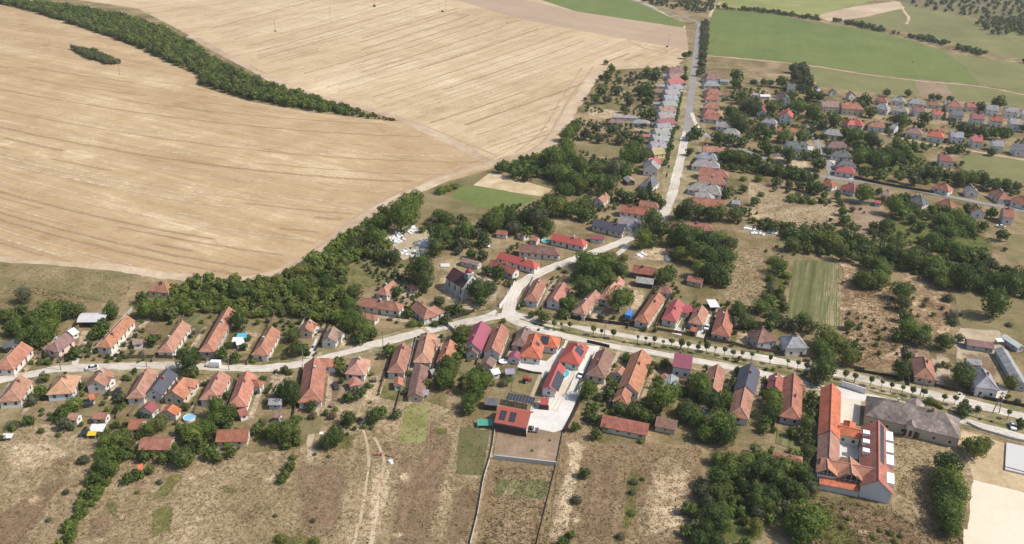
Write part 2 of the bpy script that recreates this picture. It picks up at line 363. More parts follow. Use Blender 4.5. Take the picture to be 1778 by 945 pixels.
G_asph = soil('grey_asphalt', [(0.16, 0.15, 0.145), (0.22, 0.21, 0.2), (0.26, 0.245, 0.235), (0.32, 0.3, 0.29)], 0.5, 0.1, 0.03, None, 0.1, 0.8)
G_verge = soil('dusty_verge', [(0.09, 0.095, 0.034), (0.17, 0.15, 0.07), (0.3, 0.24, 0.145), (0.47, 0.39, 0.27)], 0.8, 0.18, 0.05, None, 0.4)
G_pave = soil('white_paving', [(0.42, 0.39, 0.35), (0.52, 0.49, 0.45), (0.59, 0.56, 0.52), (0.66, 0.63, 0.59)], 0.9, 0.16, 0.05, None, 0.05, 1.0)

P_weed = soil('weeds_thin', [(0.05, 0.06, 0.018), (0.1, 0.105, 0.03), (0.17, 0.16, 0.055), (0.26, 0.22, 0.11)], 1.0, 0.22, 0.03, None, 0.7, 1.0, True)
P_track = soil('tyre_marks', [(0.33, 0.29, 0.235), (0.43, 0.385, 0.32), (0.5, 0.45, 0.385), (0.57, 0.52, 0.45)], 0.6, 0.1, 0.03, None, 0.05, 1.0)
P_lush = soil('weeds_lush', [(0.05, 0.07, 0.02), (0.09, 0.11, 0.03), (0.145, 0.15, 0.045), (0.22, 0.2, 0.08)], 1.0, 0.22, 0.03, None, 0.7, 1.0, True)
P_straw = soil('straw_thin', [(0.28, 0.2, 0.115), (0.42, 0.31, 0.19), (0.54, 0.43, 0.28), (0.64, 0.53, 0.37)], 0.8, 0.18, 0.03, None, 0.8, 1.0, True)
P_brown = soil('brown_thin', [(0.13, 0.085, 0.048), (0.19, 0.128, 0.074), (0.25, 0.172, 0.105), (0.34, 0.245, 0.155)], 0.8, 0.18, 0.03, (an_plot, 0.6, 0.2), 0.8, 1.0, True)
P_dirt = soil('worn_dirt', [(0.28, 0.2, 0.135), (0.38, 0.29, 0.2), (0.47, 0.375, 0.27), (0.56, 0.46, 0.35)], 0.8, 0.18, 0.03, None, 0.4, 1.0, True)
# one sheet to the horizon
o = link('ground', mesh([(-9000, -400, 0), (9000, -400, 0), (9000, 12000, 0), (-9000, 12000, 0)], [(0, 1, 2, 3)], G_base, 'ground')); tag(o, kind='structure')
# great stubble fields
sheet('stubble_field', [(-900, -60), (-300, -60), (0, 8), (120, 38), (240, 85), (335, 128), (345, 150), (430, 176), (540, 196), (640, 207), (705, 212), (760, 236), (850, 276), (862, 290), (760, 322), (640, 380), (560, 440), (500, 474), (440, 488), (330, 484), (200, 468), (0, 452), (-300, 420), (-900, 330)], G_stub1, 0.5, 6)
sheet('stubble_field', [(-300, -80), (60, -80), (700, -95), (1000, -60), (1100, -10), (1190, 45), (1196, 95), (1172, 116), (1052, 122), (1012, 172), (968, 250), (920, 276), (862, 282), (760, 236), (700, 208), (640, 190), (520, 155), (430, 112), (330, 62), (240, 15), (0, -20)], G_stub2, 0.5, 6)
sheet('stubble_strip', [(780, -3), (860, -8), (930, 4), (1010, 22), (1100, 36), (1190, 49), (1194, 88), (1120, 74), (1000, 52), (900, 33)], G_stub3, 0.5, 8)
sheet('green_field', [(915, -8), (990, -40), (1080, -6), (1130, 14), (1190, 42), (1186, 48), (1090, 34), (1000, 20)], G_green, 0.5, 8)
sheet('green_field', [(1235, 14), (1330, 22), (1420, 40), (1500, 50), (1580, 70), (1640, 90), (1672, 116), (1700, 145), (1600, 138), (1500, 126), (1420, 114), (1330, 104), (1228, 95)], G_green, 0.6, 8)
sheet('olive_field', [(1642, 92), (1780, 112), (1950, 140), (1950, 190), (1780, 162), (1702, 146), (1674, 116)], G_olive, 0.6, 8)
sheet('olive_field', [(1405, 115), (1500, 128), (1590, 138), (1600, 162), (1560, 166), (1480, 158), (1420, 150)], G_olive, 0.6, 8)
sheet('tan_field', [(1588, 138), (1640, 143), (1660, 165), (1600, 170)], G_earth, 0.6, 6)
sheet('olive_field', [(1640, 144), (1700, 149), (1780, 164), (1950, 195), (1950, 230), (1780, 188), (1660, 172)], G_olive, 0.6, 8)
sheet('tan_field', [(1226, 98), (1300, 104), (1366, 111), (1372, 140), (1340, 150), (1280, 140), (1224, 128)], G_base, 0.6, 6)
sheet('lime_field', [(1246, 10), (1240, -20), (1500, -40), (1540, -5), (1412, 29), (1340, 22)], G_lime, 0.6, 10)
sheet('tan_field', [(1415, 28), (1480, 12), (1556, 2), (1572, 14), (1500, 30), (1440, 37)], G_track, 0.6, 8)
sheet('olive_field', [(1576, 12), (1640, 20), (1780, 60), (1950, 100), (1950, 135), (1780, 104), (1690, 84), (1600, 60), (1500, 44), (1450, 36), (1510, 30)], G_olive, 0.6, 10)
sheet('scrub_pasture', [(1540, -8), (1600, -60), (2100, -40), (2100, 130), (1780, 58), (1660, 22), (1576, 11)], soil('scrub_pasture', [(0.06, 0.07, 0.035), (0.1, 0.1, 0.05), (0.16, 0.14, 0.07), (0.25, 0.2, 0.12)], 0.2, 0.03, 0.006, None, 0.4, 1.1), 0.6, 12)
ribbon('farm_track', [(1228, 97), (1330, 106), (1420, 116), (1500, 129), (1600, 141), (1700, 150), (1780, 165), (1900, 190)], 3.0, G_track, 0.4)
ribbon('farm_track', [(1232, 30), (1236, 20), (1243, 12), (1252, 4)], 4, G_track, 0.4)
ribbon('farm_track', [(1560, 3), (1570, 20), (1578, 32), (1574, 42)], 4, G_track, 0.4)
# headlands and tracks in the stubble
ribbon('field_headland', [(330, 62), (430, 116), (520, 158), (640, 190), (710, 214), (780, 246), (862, 287)], 9, G_track, 0.8)
ribbon('field_headland', [(-100, 440), (0, 451), (200, 466), (330, 482), (430, 486), (500, 468), (560, 432), (640, 372), (760, 316), (870, 280), (940, 262)], 8, G_track, 0.8)
ribbon('field_headland', [(862, 286), (930, 262), (970, 226), (1008, 170), (1048, 119), (1110, 112), (1180, 112)], 9, G_track, 0.8)
for k, (pp, w) in enumerate([([(700, 206), (760, 228), (860, 270)], 1.6), ([(480, 478), (560, 424), (640, 362), (750, 308), (850, 272)], 2.0), ([(905, 272), (950, 238), (990, 170), (1030, 116)], 2.0), ([(895, 266), (938, 230), (976, 170), (1010, 118)], 1.5), ([(1195, 56), (1130, 54), (1090, 66), (1120, 84), (1180, 98)], 3.0), ([(1140, 100), (1158, 92), (1150, 84), (1100, 76)], 2.2)]):
    ribbon('wheel_track', pp, w, G_stub3, 0.3)
# harvest lines: pale swaths and darker wheelings that follow the combine's curve
F1P = [(-80, 0), (0, 14), (120, 46), (240, 92), (330, 136), (342, 158), (430, 182), (540, 202), (640, 213), (700, 218), (760, 242), (840, 278), (850, 288), (750, 312), (640, 362), (560, 420), (490, 462), (430, 478), (330, 476), (200, 458), (0, 440), (-80, 430)]
F2P = [(260, 8), (700, -60), (790, 6), (900, 38), (1000, 58), (1110, 78), (1165, 108), (1050, 112), (1000, 165), (955, 240), (905, 264), (862, 268), (770, 232), (700, 198), (640, 180), (520, 144), (430, 100), (340, 52)]
def in_px(poly, x, y):
    c = False; n = len(poly)
    for i in range(n):
        x0, y0 = poly[i]; x1, y1 = poly[(i + 1) % n]
        if (y0 > y) != (y1 > y) and x < (x1 - x0) * (y - y0) / (y1 - y0) + x0: c = not c
    return c
G_swath = soil('straw_swath', [(0.42, 0.315, 0.2), (0.5, 0.385, 0.255), (0.57, 0.455, 0.31), (0.64, 0.53, 0.38)], 0.3, 0.05, 0.02, None, 0.2, 0.9, True)
G_rut = soil('wheelings', [(0.29, 0.2, 0.115), (0.34, 0.24, 0.145), (0.38, 0.275, 0.17), (0.43, 0.325, 0.21)], 0.3, 0.05, 0.02, None, 0.2, 0.9, True)
def swaths(poly, f, ys, xs, w0):
    for y0 in ys:
        run = []
        def flush():
            if len(run) >= 3:
                w_ = w0 * random.choice((.6, .8, 1.0, 1.4)); line = spline([ground(*q) for q in run], 8); A_, B_ = ribbon_pts(line, w_, .3); n = len(line); z = layer(line, True)
                me = mesh([(*p, z) for p in A_] + [(*p, z) for p in line] + [(*p, z) for p in B_], [(r * n + n + i, r * n + n + i + 1, r * n + i + 1, r * n + i) for r in (0, 1) for i in range(n - 1)], random.choice((G_swath, G_swath, G_rut)), 'straw_swath')
                me.attributes.new('edge', 'FLOAT', 'POINT').data.foreach_set('value', [0.0] * n + [0.0] + [1.0] * (n - 2) + [0.0] + [0.0] * n); tag(link('straw_swath', me), kind='structure')
            run.clear()
        jit = random.uniform(-2, 2); gap = 0
        for x in xs:
            y = f(x, y0) + jit + random.uniform(-.35, .35)
            if gap > 0: gap -= 1; continue
            if in_px(poly, x, y): run.append((x, y))
            else: flush()
            if random.random() < .035: flush(); gap = random.randint(1, 5)
        flush()
def f1(x, y0): t = max(0.0, min(1.0, (x + 80) / 900)); return y0 + (y0 + 250) / 500 * 128 * (1 - (1 - t) ** 1.9)
def f2(x, y0): return y0 - .25 * (x - 300) - .00008 * (x - 300) ** 2
y_ = -130.0; ys = []
while y_ < 420: ys.append(y_); y_ += random.uniform(.6, 1.7) * (y_ + 330) / 52
swaths(F1P, f1, ys, range(-80, 860, 20), 5.5)
y_ = 30.0; ys = []
while y_ < 470: ys.append(y_); y_ += random.uniform(4, 10)
swaths(F2P, f2, ys, range(260, 1160, 20), 6.0)
# pocket fields by the village edge
sheet('bank', [(862, 292), (900, 286), (960, 262), (990, 250), (985, 300), (958, 330), (935, 348), (880, 372), (780, 372), (740, 390), (700, 380), (735, 335), (780, 318)], G_grass, 0.8, 3)
sheet('straw_plot', [(822, 322), (852, 299), (900, 312), (958, 329), (945, 342), (880, 333)], G_straw, 0.3, 3)
sheet('green_plot', [(783, 343), (800, 326), (822, 322), (880, 332), (932, 345), (882, 369), (832, 360)], G_green, 0.3, 3)
sheet('meadow', [(-300, 430), (0, 455), (190, 470), (246, 479), (215, 505), (205, 530), (130, 512), (60, 500), (0, 512), (-300, 500)], G_lawn and G_grass, 0.8, 3)
# meadows below the village
sheet('meadow', [(-500, 760), (0, 742), (60, 735), (110, 745), (170, 765), (200, 800), (320, 800), (400, 790), (520, 780), (560, 700), (640, 690), (720, 690), (860, 745), (850, 830), (815, 1100), (-500, 1100)], G_meadow, 0.8, 3)
sheet('meadow', [(975, 755), (1000, 700), (1040, 770), (1130, 770), (1220, 775), (1215, 1100), (930, 1100)], G_brown, 0.6, 3)
patch('brown_plot', [(60, 842), (110, 815), (140, 815), (95, 870), (50, 945), (-20, 1000), (-60, 930)], P_brown)
patch('brown_plot', [(690, 772), (745, 772), (775, 730), (800, 740), (780, 830), (740, 1000), (650, 1000), (668, 860)], P_brown)
patch('straw_patch', [(978, 760), (1006, 750), (1024, 770), (1012, 812), (1000, 845), (982, 838), (985, 800)], P_straw)
sheet('straw_patch', [(1135, 812), (1180, 780), (1184, 830), (1150, 880), (1110, 945), (1108, 900)], G_meadow, 1.4, 2)
patch('straw_patch', [(300, 700), (330, 690), (360, 690), (350, 712), (310, 716)], P_dirt)
patch('weed_patch', [(1082, 830), (1100, 800), (1118, 800), (1112, 850), (1105, 900), (1090, 945), (1068, 945), (1080, 890)], P_weed)
patch('weed_patch', [(255, 890), (285, 865), (310, 870), (300, 930), (260, 945)], P_weed)
patch('weed_patch', [(455, 945), (470, 925), (540, 928), (560, 950), (500, 965)], P_weed)
patch('weed_patch', [(560, 770), (600, 750), (625, 755), (620, 780), (575, 785)], P_weed)
patch('weed_patch', [(1430, 870), (1490, 878), (1530, 890), (1560, 930), (1590, 960), (1440, 960), (1400, 930)], P_weed)
patch('brown_plot', [(1410, 850), (1440, 855), (1550, 880), (1680, 930), (1675, 990), (1500, 990), (1410, 870)], P_brown)
# straw lies and worn places in the meadows
for k, (x, y, dx, dy) in enumerate(((30, 790, 45, 16), (110, 800, 40, 14), (60, 870, 30, 22), (190, 880, 26, 30), (170, 935, 36, 16), (240, 840, 30, 16), (330, 830, 36, 16), (400, 850, 40, 14), (350, 900, 36, 18), (430, 900, 30, 16), (470, 830, 30, 20), (540, 850, 28, 24), (560, 910, 34, 18), (590, 830, 24, 22), (700, 830, 24, 20), (720, 900, 24, 22), (690, 930, 30, 14), (820, 870, 14, 30), (1000, 900, 18, 26), (1040, 830, 16, 30), (1050, 900, 20, 24), (1160, 820, 18, 26), (1140, 900, 24, 26), (1190, 760, 16, 14), (1500, 925, 40, 14), (1600, 900, 26, 20), (1590, 800, 20, 20), (1610, 840, 24, 14), (880, 900, 24, 24), (910, 780, 20, 10))):
    patch(('straw_patch', 'brown_plot', 'straw_patch', 'weed_patch')[k % 4], [(x + dx * math.cos(q) * random.uniform(.7, 1.2), y + dy * math.sin(q) * random.uniform(.7, 1.2)) for q in [i * math.pi / 4 for i in range(8)]], (P_straw, P_brown, P_straw, P_weed)[k % 4], rim=.85)
# the long narrow strips of the back plots
for q, mt in (([(748, 702), (792, 742), (776, 850), (752, 960), (690, 960), (722, 800)], P_brown), ([(978, 800), (1012, 800), (990, 960), (942, 960)], P_straw), ([(1024, 780), (1084, 786), (1070, 960), (1000, 960)], P_brown), ([(1124, 786), (1214, 792), (1206, 960), (1102, 960)], P_straw), ([(300, 812), (330, 812), (280, 880), (250, 880)], P_weed), ([(150, 900), (200, 880), (190, 940), (140, 950)], P_brown), ([(0, 760), (110, 756), (150, 790), (60, 830), (0, 850)], P_straw), ([(500, 792), (560, 780), (620, 800), (600, 960), (520, 960)], P_brown), ([(790, 830), (842, 832), (815, 960), (764, 960)], P_brown), ([(642, 790), (690, 775), (668, 960), (625, 960)], P_straw)):
    patch('plot_strip', q, mt, rim=.5)
# garden plots
sheet('vegetable_plot', [(702, 706), (745, 702), (738, 768), (694, 770)], soil('pale_vegetable_rows', [(0.09, 0.1, 0.035), (0.17, 0.17, 0.06), (0.27, 0.25, 0.11), (0.42, 0.37, 0.23)], 1.2, 0.2, 0.03, (an_plot + 1.57, 0.9, 0.35), 0.6), 0.2, 2)
sheet('green_plot', [(797, 742), (850, 748), (840, 826), (786, 822)], soil('thin_green', [(0.075, 0.08, 0.032), (0.115, 0.11, 0.048), (0.16, 0.14, 0.07), (0.24, 0.19, 0.115)], 1.1, 0.16, 0.04, (an_plot, 0.6, 0.25), 0.6), 0.5, 2)
patch('green_patch', [(752, 742), (780, 742), (778, 758), (754, 758)], P_lush)
sheet('bare_plot', [(866, 738), (978, 748), (966, 806), (856, 794)], G_earth, 0.15, 2)
sheet('brown_plot', [(852, 800), (966, 812), (935, 960), (822, 960)], G_brown, 0.4, 2)
sheet('vegetable_plot', [(866, 832), (952, 836), (946, 868), (860, 860)], G_veg, 0.3, 2)
ribbon('footpath', [(628, 735), (640, 790), (638, 830), (628, 890), (612, 950), (600, 1000)], 0.9, G_track, 0.15, step=1.5)
ribbon('footpath', [(650, 760), (668, 800), (660, 840), (652, 900), (640, 960), (630, 1000)], 1.3, G_track, 0.2, step=1.5)
ribbon('footpath', [(795, 740), (785, 830), (772, 890), (760, 945), (752, 990)], 1.6, G_meadow, 0.3, step=1.5)
ribbon('footpath', [(552, 705), (546, 740), (538, 770), (540, 800)], 1.6, G_yard, 0.3, step=1.5)
# plots in the east
sheet('brown_plot', [(1300, 318), (1360, 322), (1430, 335), (1474, 352), (1468, 398), (1400, 394), (1330, 378), (1296, 386), (1300, 350)], soil('patchy_straw', [(0.15, 0.105, 0.06), (0.25, 0.185, 0.11), (0.35, 0.265, 0.165), (0.46, 0.37, 0.24)], 0.7, 0.12, 0.03, None, 0.6, 1.2), 0.8, 2.5)
sheet('brown_plot', [(1476, 356), (1535, 360), (1530, 410), (1490, 408)], G_earth, 0.5, 2.5)
sheet('brown_plot', [(1284, 428), (1328, 430), (1324, 500), (1318, 532), (1250, 526), (1270, 470)], G_meadow, 0.5, 2)
patch('weed_patch', [(1330, 436), (1370, 446), (1362, 560), (1318, 552), (1322, 520)], P_weed)
sheet('vegetable_plot', [(1378, 452), (1457, 455), (1460, 574), (1364, 566)], G_veg, 0.4, 2)
sheet('scrub_plot', [(1460, 458), (1540, 478), (1560, 500), (1572, 560), (1560, 640), (1500, 640), (1462, 600)], G_thick, 1.2, 2)
sheet('brown_plot', [(1575, 470), (1640, 490), (1660, 560), (1650, 590), (1590, 560), (1560, 500)], G_thick, 1.2, 2)
sheet('meadow', [(1652, 500), (1720, 512), (1778, 520), (1900, 540), (1900, 600), (1778, 590), (1700, 590), (1668, 565)], G_grass, 1.0, 2.5)
sheet('grey_yard', [(1668, 570), (1735, 575), (1745, 600), (1730, 640), (1660, 630), (1655, 600)], G_yard, 1.0, 2)
sheet('olive_field', [(1672, 268), (1720, 272), (1790, 280), (1900, 300), (1900, 345), (1790, 320), (1730, 312), (1672, 306)], G_olive, 0.5, 3)
sheet('dry_plot', [(1560, 262), (1600, 258), (1664, 266), (1666, 300), (1610, 300), (1560, 290)], G_base, 0.6, 3)
patch('straw_patch', [(1655, 400), (1700, 405), (1735, 420), (1720, 440), (1650, 430)], P_weed)
sheet('meadow', [(1745, 405), (1800, 410), (1900, 430), (1900, 500), (1790, 470), (1750, 450)], G_grass, 0.8, 2.5)
patch('brown_plot', [(1110, 425), (1180, 425), (1172, 460), (1100, 455), (1080, 450)], P_straw)
patch('dry_verge', [(1330, 266), (1410, 270), (1420, 296), (1400, 300), (1330, 280)], P_straw)
for k in range(8): ribbon('crop_row', [(1432 + k * 3.7, 457), (1431 + k * 3.9, 510), (1430 + k * 4.1, 570)], .3, G_verge, .16, step=1.5)
for q in ([(270, 540), (345, 494), (440, 498), (500, 482), (600, 420), (668, 384), (676, 436), (604, 462), (600, 500), (610, 550), (520, 548), (400, 540), (300, 552)], [(1310, 384), (1480, 406), (1600, 448), (1780, 486), (1780, 516), (1640, 490), (1500, 462), (1372, 432)], [(1535, 350), (1600, 375), (1640, 366), (1745, 425), (1748, 468), (1640, 450), (1520, 408)], [(1240, 266), (1360, 294), (1420, 312), (1320, 302), (1240, 292)], [(1215, 795), (1400, 805), (1415, 860), (1330, 900), (1320, 960), (1210, 970)], [(872, 294), (960, 270), (1100, 296), (1060, 316), (940, 308)], [(1490, 252), (1600, 256), (1640, 302), (1760, 326), (1620, 320), (1490, 298)]):
    patch('undergrowth_floor', q, P_lush, rim=.3)
# gardens behind the hill road
patch('dry_plot', [(1010, 180), (1080, 190), (1110, 200), (1105, 212), (1000, 210)], P_straw)
sheet('dry_plot', [(1000, 250), (1090, 252), (1090, 268), (1000, 276)], G_grass, 0.8, 3)
sheet('olive_plot', [(1070, 122), (1125, 120), (1120, 135), (1068, 140)], G_grass, 0.8, 3)
sheet('olive_plot', [(1030, 180), (1080, 178), (1075, 190), (1030, 190)], G_grass, 0.8, 3)
# below the church and by the cemetery
sheet('vegetable_plot', [(600, 470), (640, 446), (706, 462), (700, 486), (640, 500), (598, 490)], G_weed, 0.8, 2)
sheet('cemetery_ground', [(672, 396), (700, 396), (755, 400), (742, 440), (700, 452), (668, 432)], soil('cemetery_soil', [(0.25, 0.2, 0.125), (0.34, 0.275, 0.18), (0.43, 0.36, 0.25), (0.5, 0.43, 0.32)], 0.8, 0.15, 0.03, None, 0.4), 0.5, 2)
patch('church_yard', [(752, 478), (775, 462), (870, 470), (872, 520), (850, 545), (790, 560), (752, 505)], P_straw, rim=.35)
# sand court and paved court
sheet('sand_court', [(1676, 826), (1778, 852), (1960, 900), (1960, 1150), (1668, 1100), (1672, 940)], G_sand, 0.1, 4)
sheet('court_verge', [(1640, 772), (1672, 748), (1700, 756), (1790, 786), (1960, 838), (1960, 905), (1778, 856), (1674, 830)], G_straw, 0.3, 2.5)
sheet('dry_lawn', [(1540, 770), (1580, 745), (1670, 775), (1690, 830), (1680, 920), (1600, 920), (1548, 890)], G_meadow, 0.5, 2)
# yard strips between the houses
for k, q in enumerate(['A 780 500 860 520 960 310 900 300', 'A 490 560 560 560 640 330 570 340', 'A 1080 500 1190 530 1100 320 940 300', 'B 60 520 150 540 260 320 130 330', 'B 380 540 520 560 620 360 500 350', 'B 690 560 800 560 880 440 740 400',
        'B 640 650 880 640 870 780 600 880', 'B 130 860 200 870 300 660 180 680', 'A 560 800 660 640 560 650 500 780', 'A 790 720 990 640 900 640 760 800', 'C 160 640 290 620 290 900 60 900', 'C 440 470 480 470 410 800 370 780', 'C 330 60 520 80 480 180 380 200',
        'D 660 520 740 540 560 880 440 880', 'D 1100 780 1180 800 1180 660 1090 620', 'E 440 720 500 660 500 900 430 900', 'D 780 50 900 90 860 240 740 280', 'B 1000 660 1180 660 1180 900 980 900', 'C 870 1 1100 40 1050 200 880 210', 'E 300 370 410 360 400 500 290 470', 'F 720 480 960 500 1040 620 1000 780 880 800 900 640 720 600', 'F 560 500 690 520 720 700 600 720']):
    s = q.split(); c = list(map(float, s[1:])); patch('yard', list(zip(c[::2], c[1::2])), [P_dirt, P_straw, P_brown][k % 3], s[0], .5)

# roads, from the crossroads outwards
sheet('verge', [(-200, 690), (0, 655), (100, 632), (300, 622), (520, 618), (640, 592), (760, 555), (865, 535), (870, 560), (800, 572), (700, 600), (620, 622), (520, 645), (300, 652), (100, 655), (0, 675), (-200, 710)], G_verge, 0.6, 2)
sheet('verge', [(885, 535), (960, 555), (1100, 575), (1250, 600), (1400, 626), (1500, 648), (1620, 674), (1790, 712), (1990, 756), (1990, 830), (1790, 776), (1680, 746), (1480, 700), (1380, 682), (1250, 650), (1100, 622), (1000, 600), (900, 575), (868, 560)], G_verge, 0.5, 2)
sheet('verge', [(1150, 300), (1160, 240), (1180, 150), (1190, 100), (1226, 100), (1220, 160), (1226, 225), (1212, 300), (1196, 360), (1180, 380), (1145, 385), (1148, 345)], G_verge, 0.6, 2)
R_lane = [(-150, 690), (-60, 672), (0, 661), (60, 649), (110, 641), (200, 637), (300, 636), (400, 640), (470, 640), (540, 628), (620, 607), (700, 585), (780, 566), (850, 552), (885, 546)]
R_hill = [(884, 552), (884, 534), (890, 512), (906, 492), (950, 468), (1000, 450), (1050, 432), (1095, 413), (1130, 394), (1152, 372), (1166, 340), (1176, 300), (1186, 258), (1192, 228)]
R_hill2 = [(1192, 229), (1196, 200), (1202, 150), (1207, 100), (1212, 60), (1213, 42), (1200, 34), (1170, 26), (1130, 13), (1090, -4), (1040, -22)]
R_avf = [(872, 543), (905, 549), (960, 563), (1100, 586), (1250, 610), (1400, 637), (1500, 659), (1600, 682), (1700, 704), (1790, 726), (1960, 768)]
R_avn = [(880, 553), (905, 562), (950, 576), (1040, 597), (1150, 616), (1290, 642), (1400, 668), (1480, 684), (1560, 702), (1690, 737), (1790, 764), (1960, 812)]
ribbon('lane', R_lane, 5.0, G_road, 0.4, step=2.0)
ribbon('hill_road', R_hill, 5.8, G_road, 0.3, step=2.0)
ribbon('hill_road', R_hill2, 5.5, G_asph, 0.1)
ribbon('hill_road', [(1201, 196), (1207, 212), (1216, 226), (1228, 236)], 3.0, G_road, 0.1)
ribbon('avenue', R_avf, 5.0, G_road, 0.35, step=2.0)
ribbon('avenue', R_avn, 4.5, G_road, 0.3, step=2.0)
def track_lines(pxs, offs, w):
    for of in offs:
        line = spline([ground(*q) for q in pxs], 2.5); M_ = []; z = layer(line, True)
        for i, p in enumerate(line):
            d = (line[min(i + 1, len(line) - 1)] - line[max(i - 1, 0)]).normalized(); M_.append(p + Vector((-d.y, d.x)) * (of + .25 * math.sin(i * .21 + of)))
        L, Rr = ribbon_pts(M_, w, .12); n = len(L); f = [(n + i, n + i + 1, i + 1, i) for i in range(n - 1) if random.random() > .12]
        tag(link('tyre_track', mesh([(*p, z) for p in L] + [(*p, z) for p in Rr], f, P_track, 'tyre_track')), kind='structure')
track_lines(R_lane, (-1.3, -.1, 1.2), .45); track_lines(R_hill, (-1.6, -.3, 1.1), .5); track_lines(R_avf, (-1.3, 0.1, 1.3), .45); track_lines(R_avn, (-1.2, .9), .45)
sheet('crossroads', [(872, 540), (884, 530), (895, 540), (905, 551), (898, 559), (884, 557), (868, 553)], G_road, 0.15, 1)
ribbon('grass_strip', [(925, 562), (1000, 580), (1100, 597), (1250, 624), (1400, 655), (1480, 672), (1600, 702), (1760, 742)], 1.5, G_lawn, 0.35, step=1.5)
ribbon('grass_strip', [(930, 556), (1000, 574), (1100, 592), (1250, 618), (1400, 648), (1480, 664), (1600, 692), (1760, 732)], 2.2, G_verge, 0.3, step=1.5)
ribbon('grass_strip', [(180, 628), (300, 625), (420, 630), (520, 617), (600, 598), (740, 556)], 1.6, G_grass, 0.3, step=1.5)
ribbon('side_street', [(1206, 226), (1226, 236), (1262, 250), (1290, 260), (1330, 276), (1395, 298), (1440, 309), (1500, 316), (1560, 325), (1640, 340), (1700, 352), (1790, 370), (1950, 404)], 5.0, G_asph, 0.15)
ribbon('side_street', [(1446, 312), (1440, 292), (1434, 275), (1424, 255), (1412, 235), (1404, 215)], 4.6, G_asph, 0.15)
ribbon('side_street', [(1530, 232), (1600, 248), (1650, 256), (1720, 268), (1790, 280), (1950, 306)], 4.0, G_yard, 0.3)
ribbon('side_street', [(1440, 275), (1470, 300), (1480, 312)], 4.0, G_road, 0.1)
ribbon('driveway', [(1042, 455), (1060, 448), (1075, 440), (1092, 425)], 3.0, G_road, 0.1)
ribbon('church_path', [(862, 540), (845, 548), (800, 562), (772, 572)], 2.2, G_road, 0.15)
ribbon('churchyard_wall_path', [(868, 536), (880, 512), (892, 496)], 1.0, G_pave, 0.05)
for q in ['A 770 560 900 330 3', 'B 270 540 400 330 2.5', 'B 640 570 700 430 2', 'C 560 620 640 420 1.5', 'A 500 640 560 480 2.5', 'B 930 560 1000 420 2.5', 'C 590 560 640 400 1.3', 'C 430 600 470 450 2', 'D 560 740 690 520 2', 'D 1080 400 1150 290 4', 'E 60 420 120 260 3.5', 'F 990 860 1040 760 4', 'F 720 880 760 800 3', 'C 780 620 800 500 1.5']:
    s = q.split(); c = list(map(float, s[1:])); ribbon('driveway', [(c[0], c[1]), ((c[0] + c[2]) / 2, (c[1] + c[3]) / 2), (c[2], c[3])], c[4], G_road if c[4] > 2.2 else G_yard, 0.15, s[0], step=1.5)
# paved yard of the two red houses
sheet('paved_yard', [(560, 190), (575, 150), (600, 150), (520, 320), (380, 470), (385, 420), (330, 410), (180, 370), (200, 300), (345, 310), (420, 320), (520, 230)], G_pave, 0, 2, 'Z4')
sheet('paved_yard', [(750, 190), (860, 200), (760, 430), (700, 560), (640, 700), (560, 880), (480, 905), (360, 880), (350, 905), (240, 890), (300, 670), (320, 700), (440, 700), (560, 600), (600, 560), (700, 300)], G_pave, 0, 2, 'Z4')
sheet('concrete_strip', [(700, 280), (725, 290), (590, 540), (555, 620), (520, 740), (320, 705), (340, 660), (460, 600), (560, 470)], soil('concrete_strip', [(0.42, 0.36, 0.28), (0.5, 0.44, 0.35), (0.55, 0.48, 0.39), (0.6, 0.54, 0.45)], 0.6, 0.1, 0.03, None, 0.1), 0, 2, 'Z4')
for k in range(6):
    a = 345 + k * 33; ribbon('paver_row', [(a + 10, 695 + k * 6), (a + 62, 612 + k * 2)], 0.75, G_pave, 0, 'Z4')
sheet('garden', [(150, 480), (190, 400), (370, 430), (290, 610), (130, 570)], G_grass, 0.2, 2, 'Z4')
ribbon('garden_path', [(375, 425), (345, 500), (300, 615)], 1.5, G_yard, 0.05, 'Z4')
sheet('pool_terrace', [(540, 330), (620, 350), (590, 470), (530, 455)], G_pave, 0, 2, 'Z4')
sheet('school_yard', [(215, 450), (290, 470), (350, 480), (340, 600), (230, 580), (200, 590)], G_pave, 0, 2, 'Z1')
sheet('school_yard', [(225, 170), (360, 210), (345, 370), (220, 360)], soil('school_gravel', [(0.42, 0.36, 0.27), (0.5, 0.44, 0.34), (0.56, 0.5, 0.4), (0.62, 0.56, 0.46)], 0.7, 0.1, 0.03, None, 0.1), 0, 2, 'Z1')
sheet('pavement', [(1440, 668), (1470, 676), (1505, 688), (1500, 698), (1460, 690)], G_pave, 0, 2)
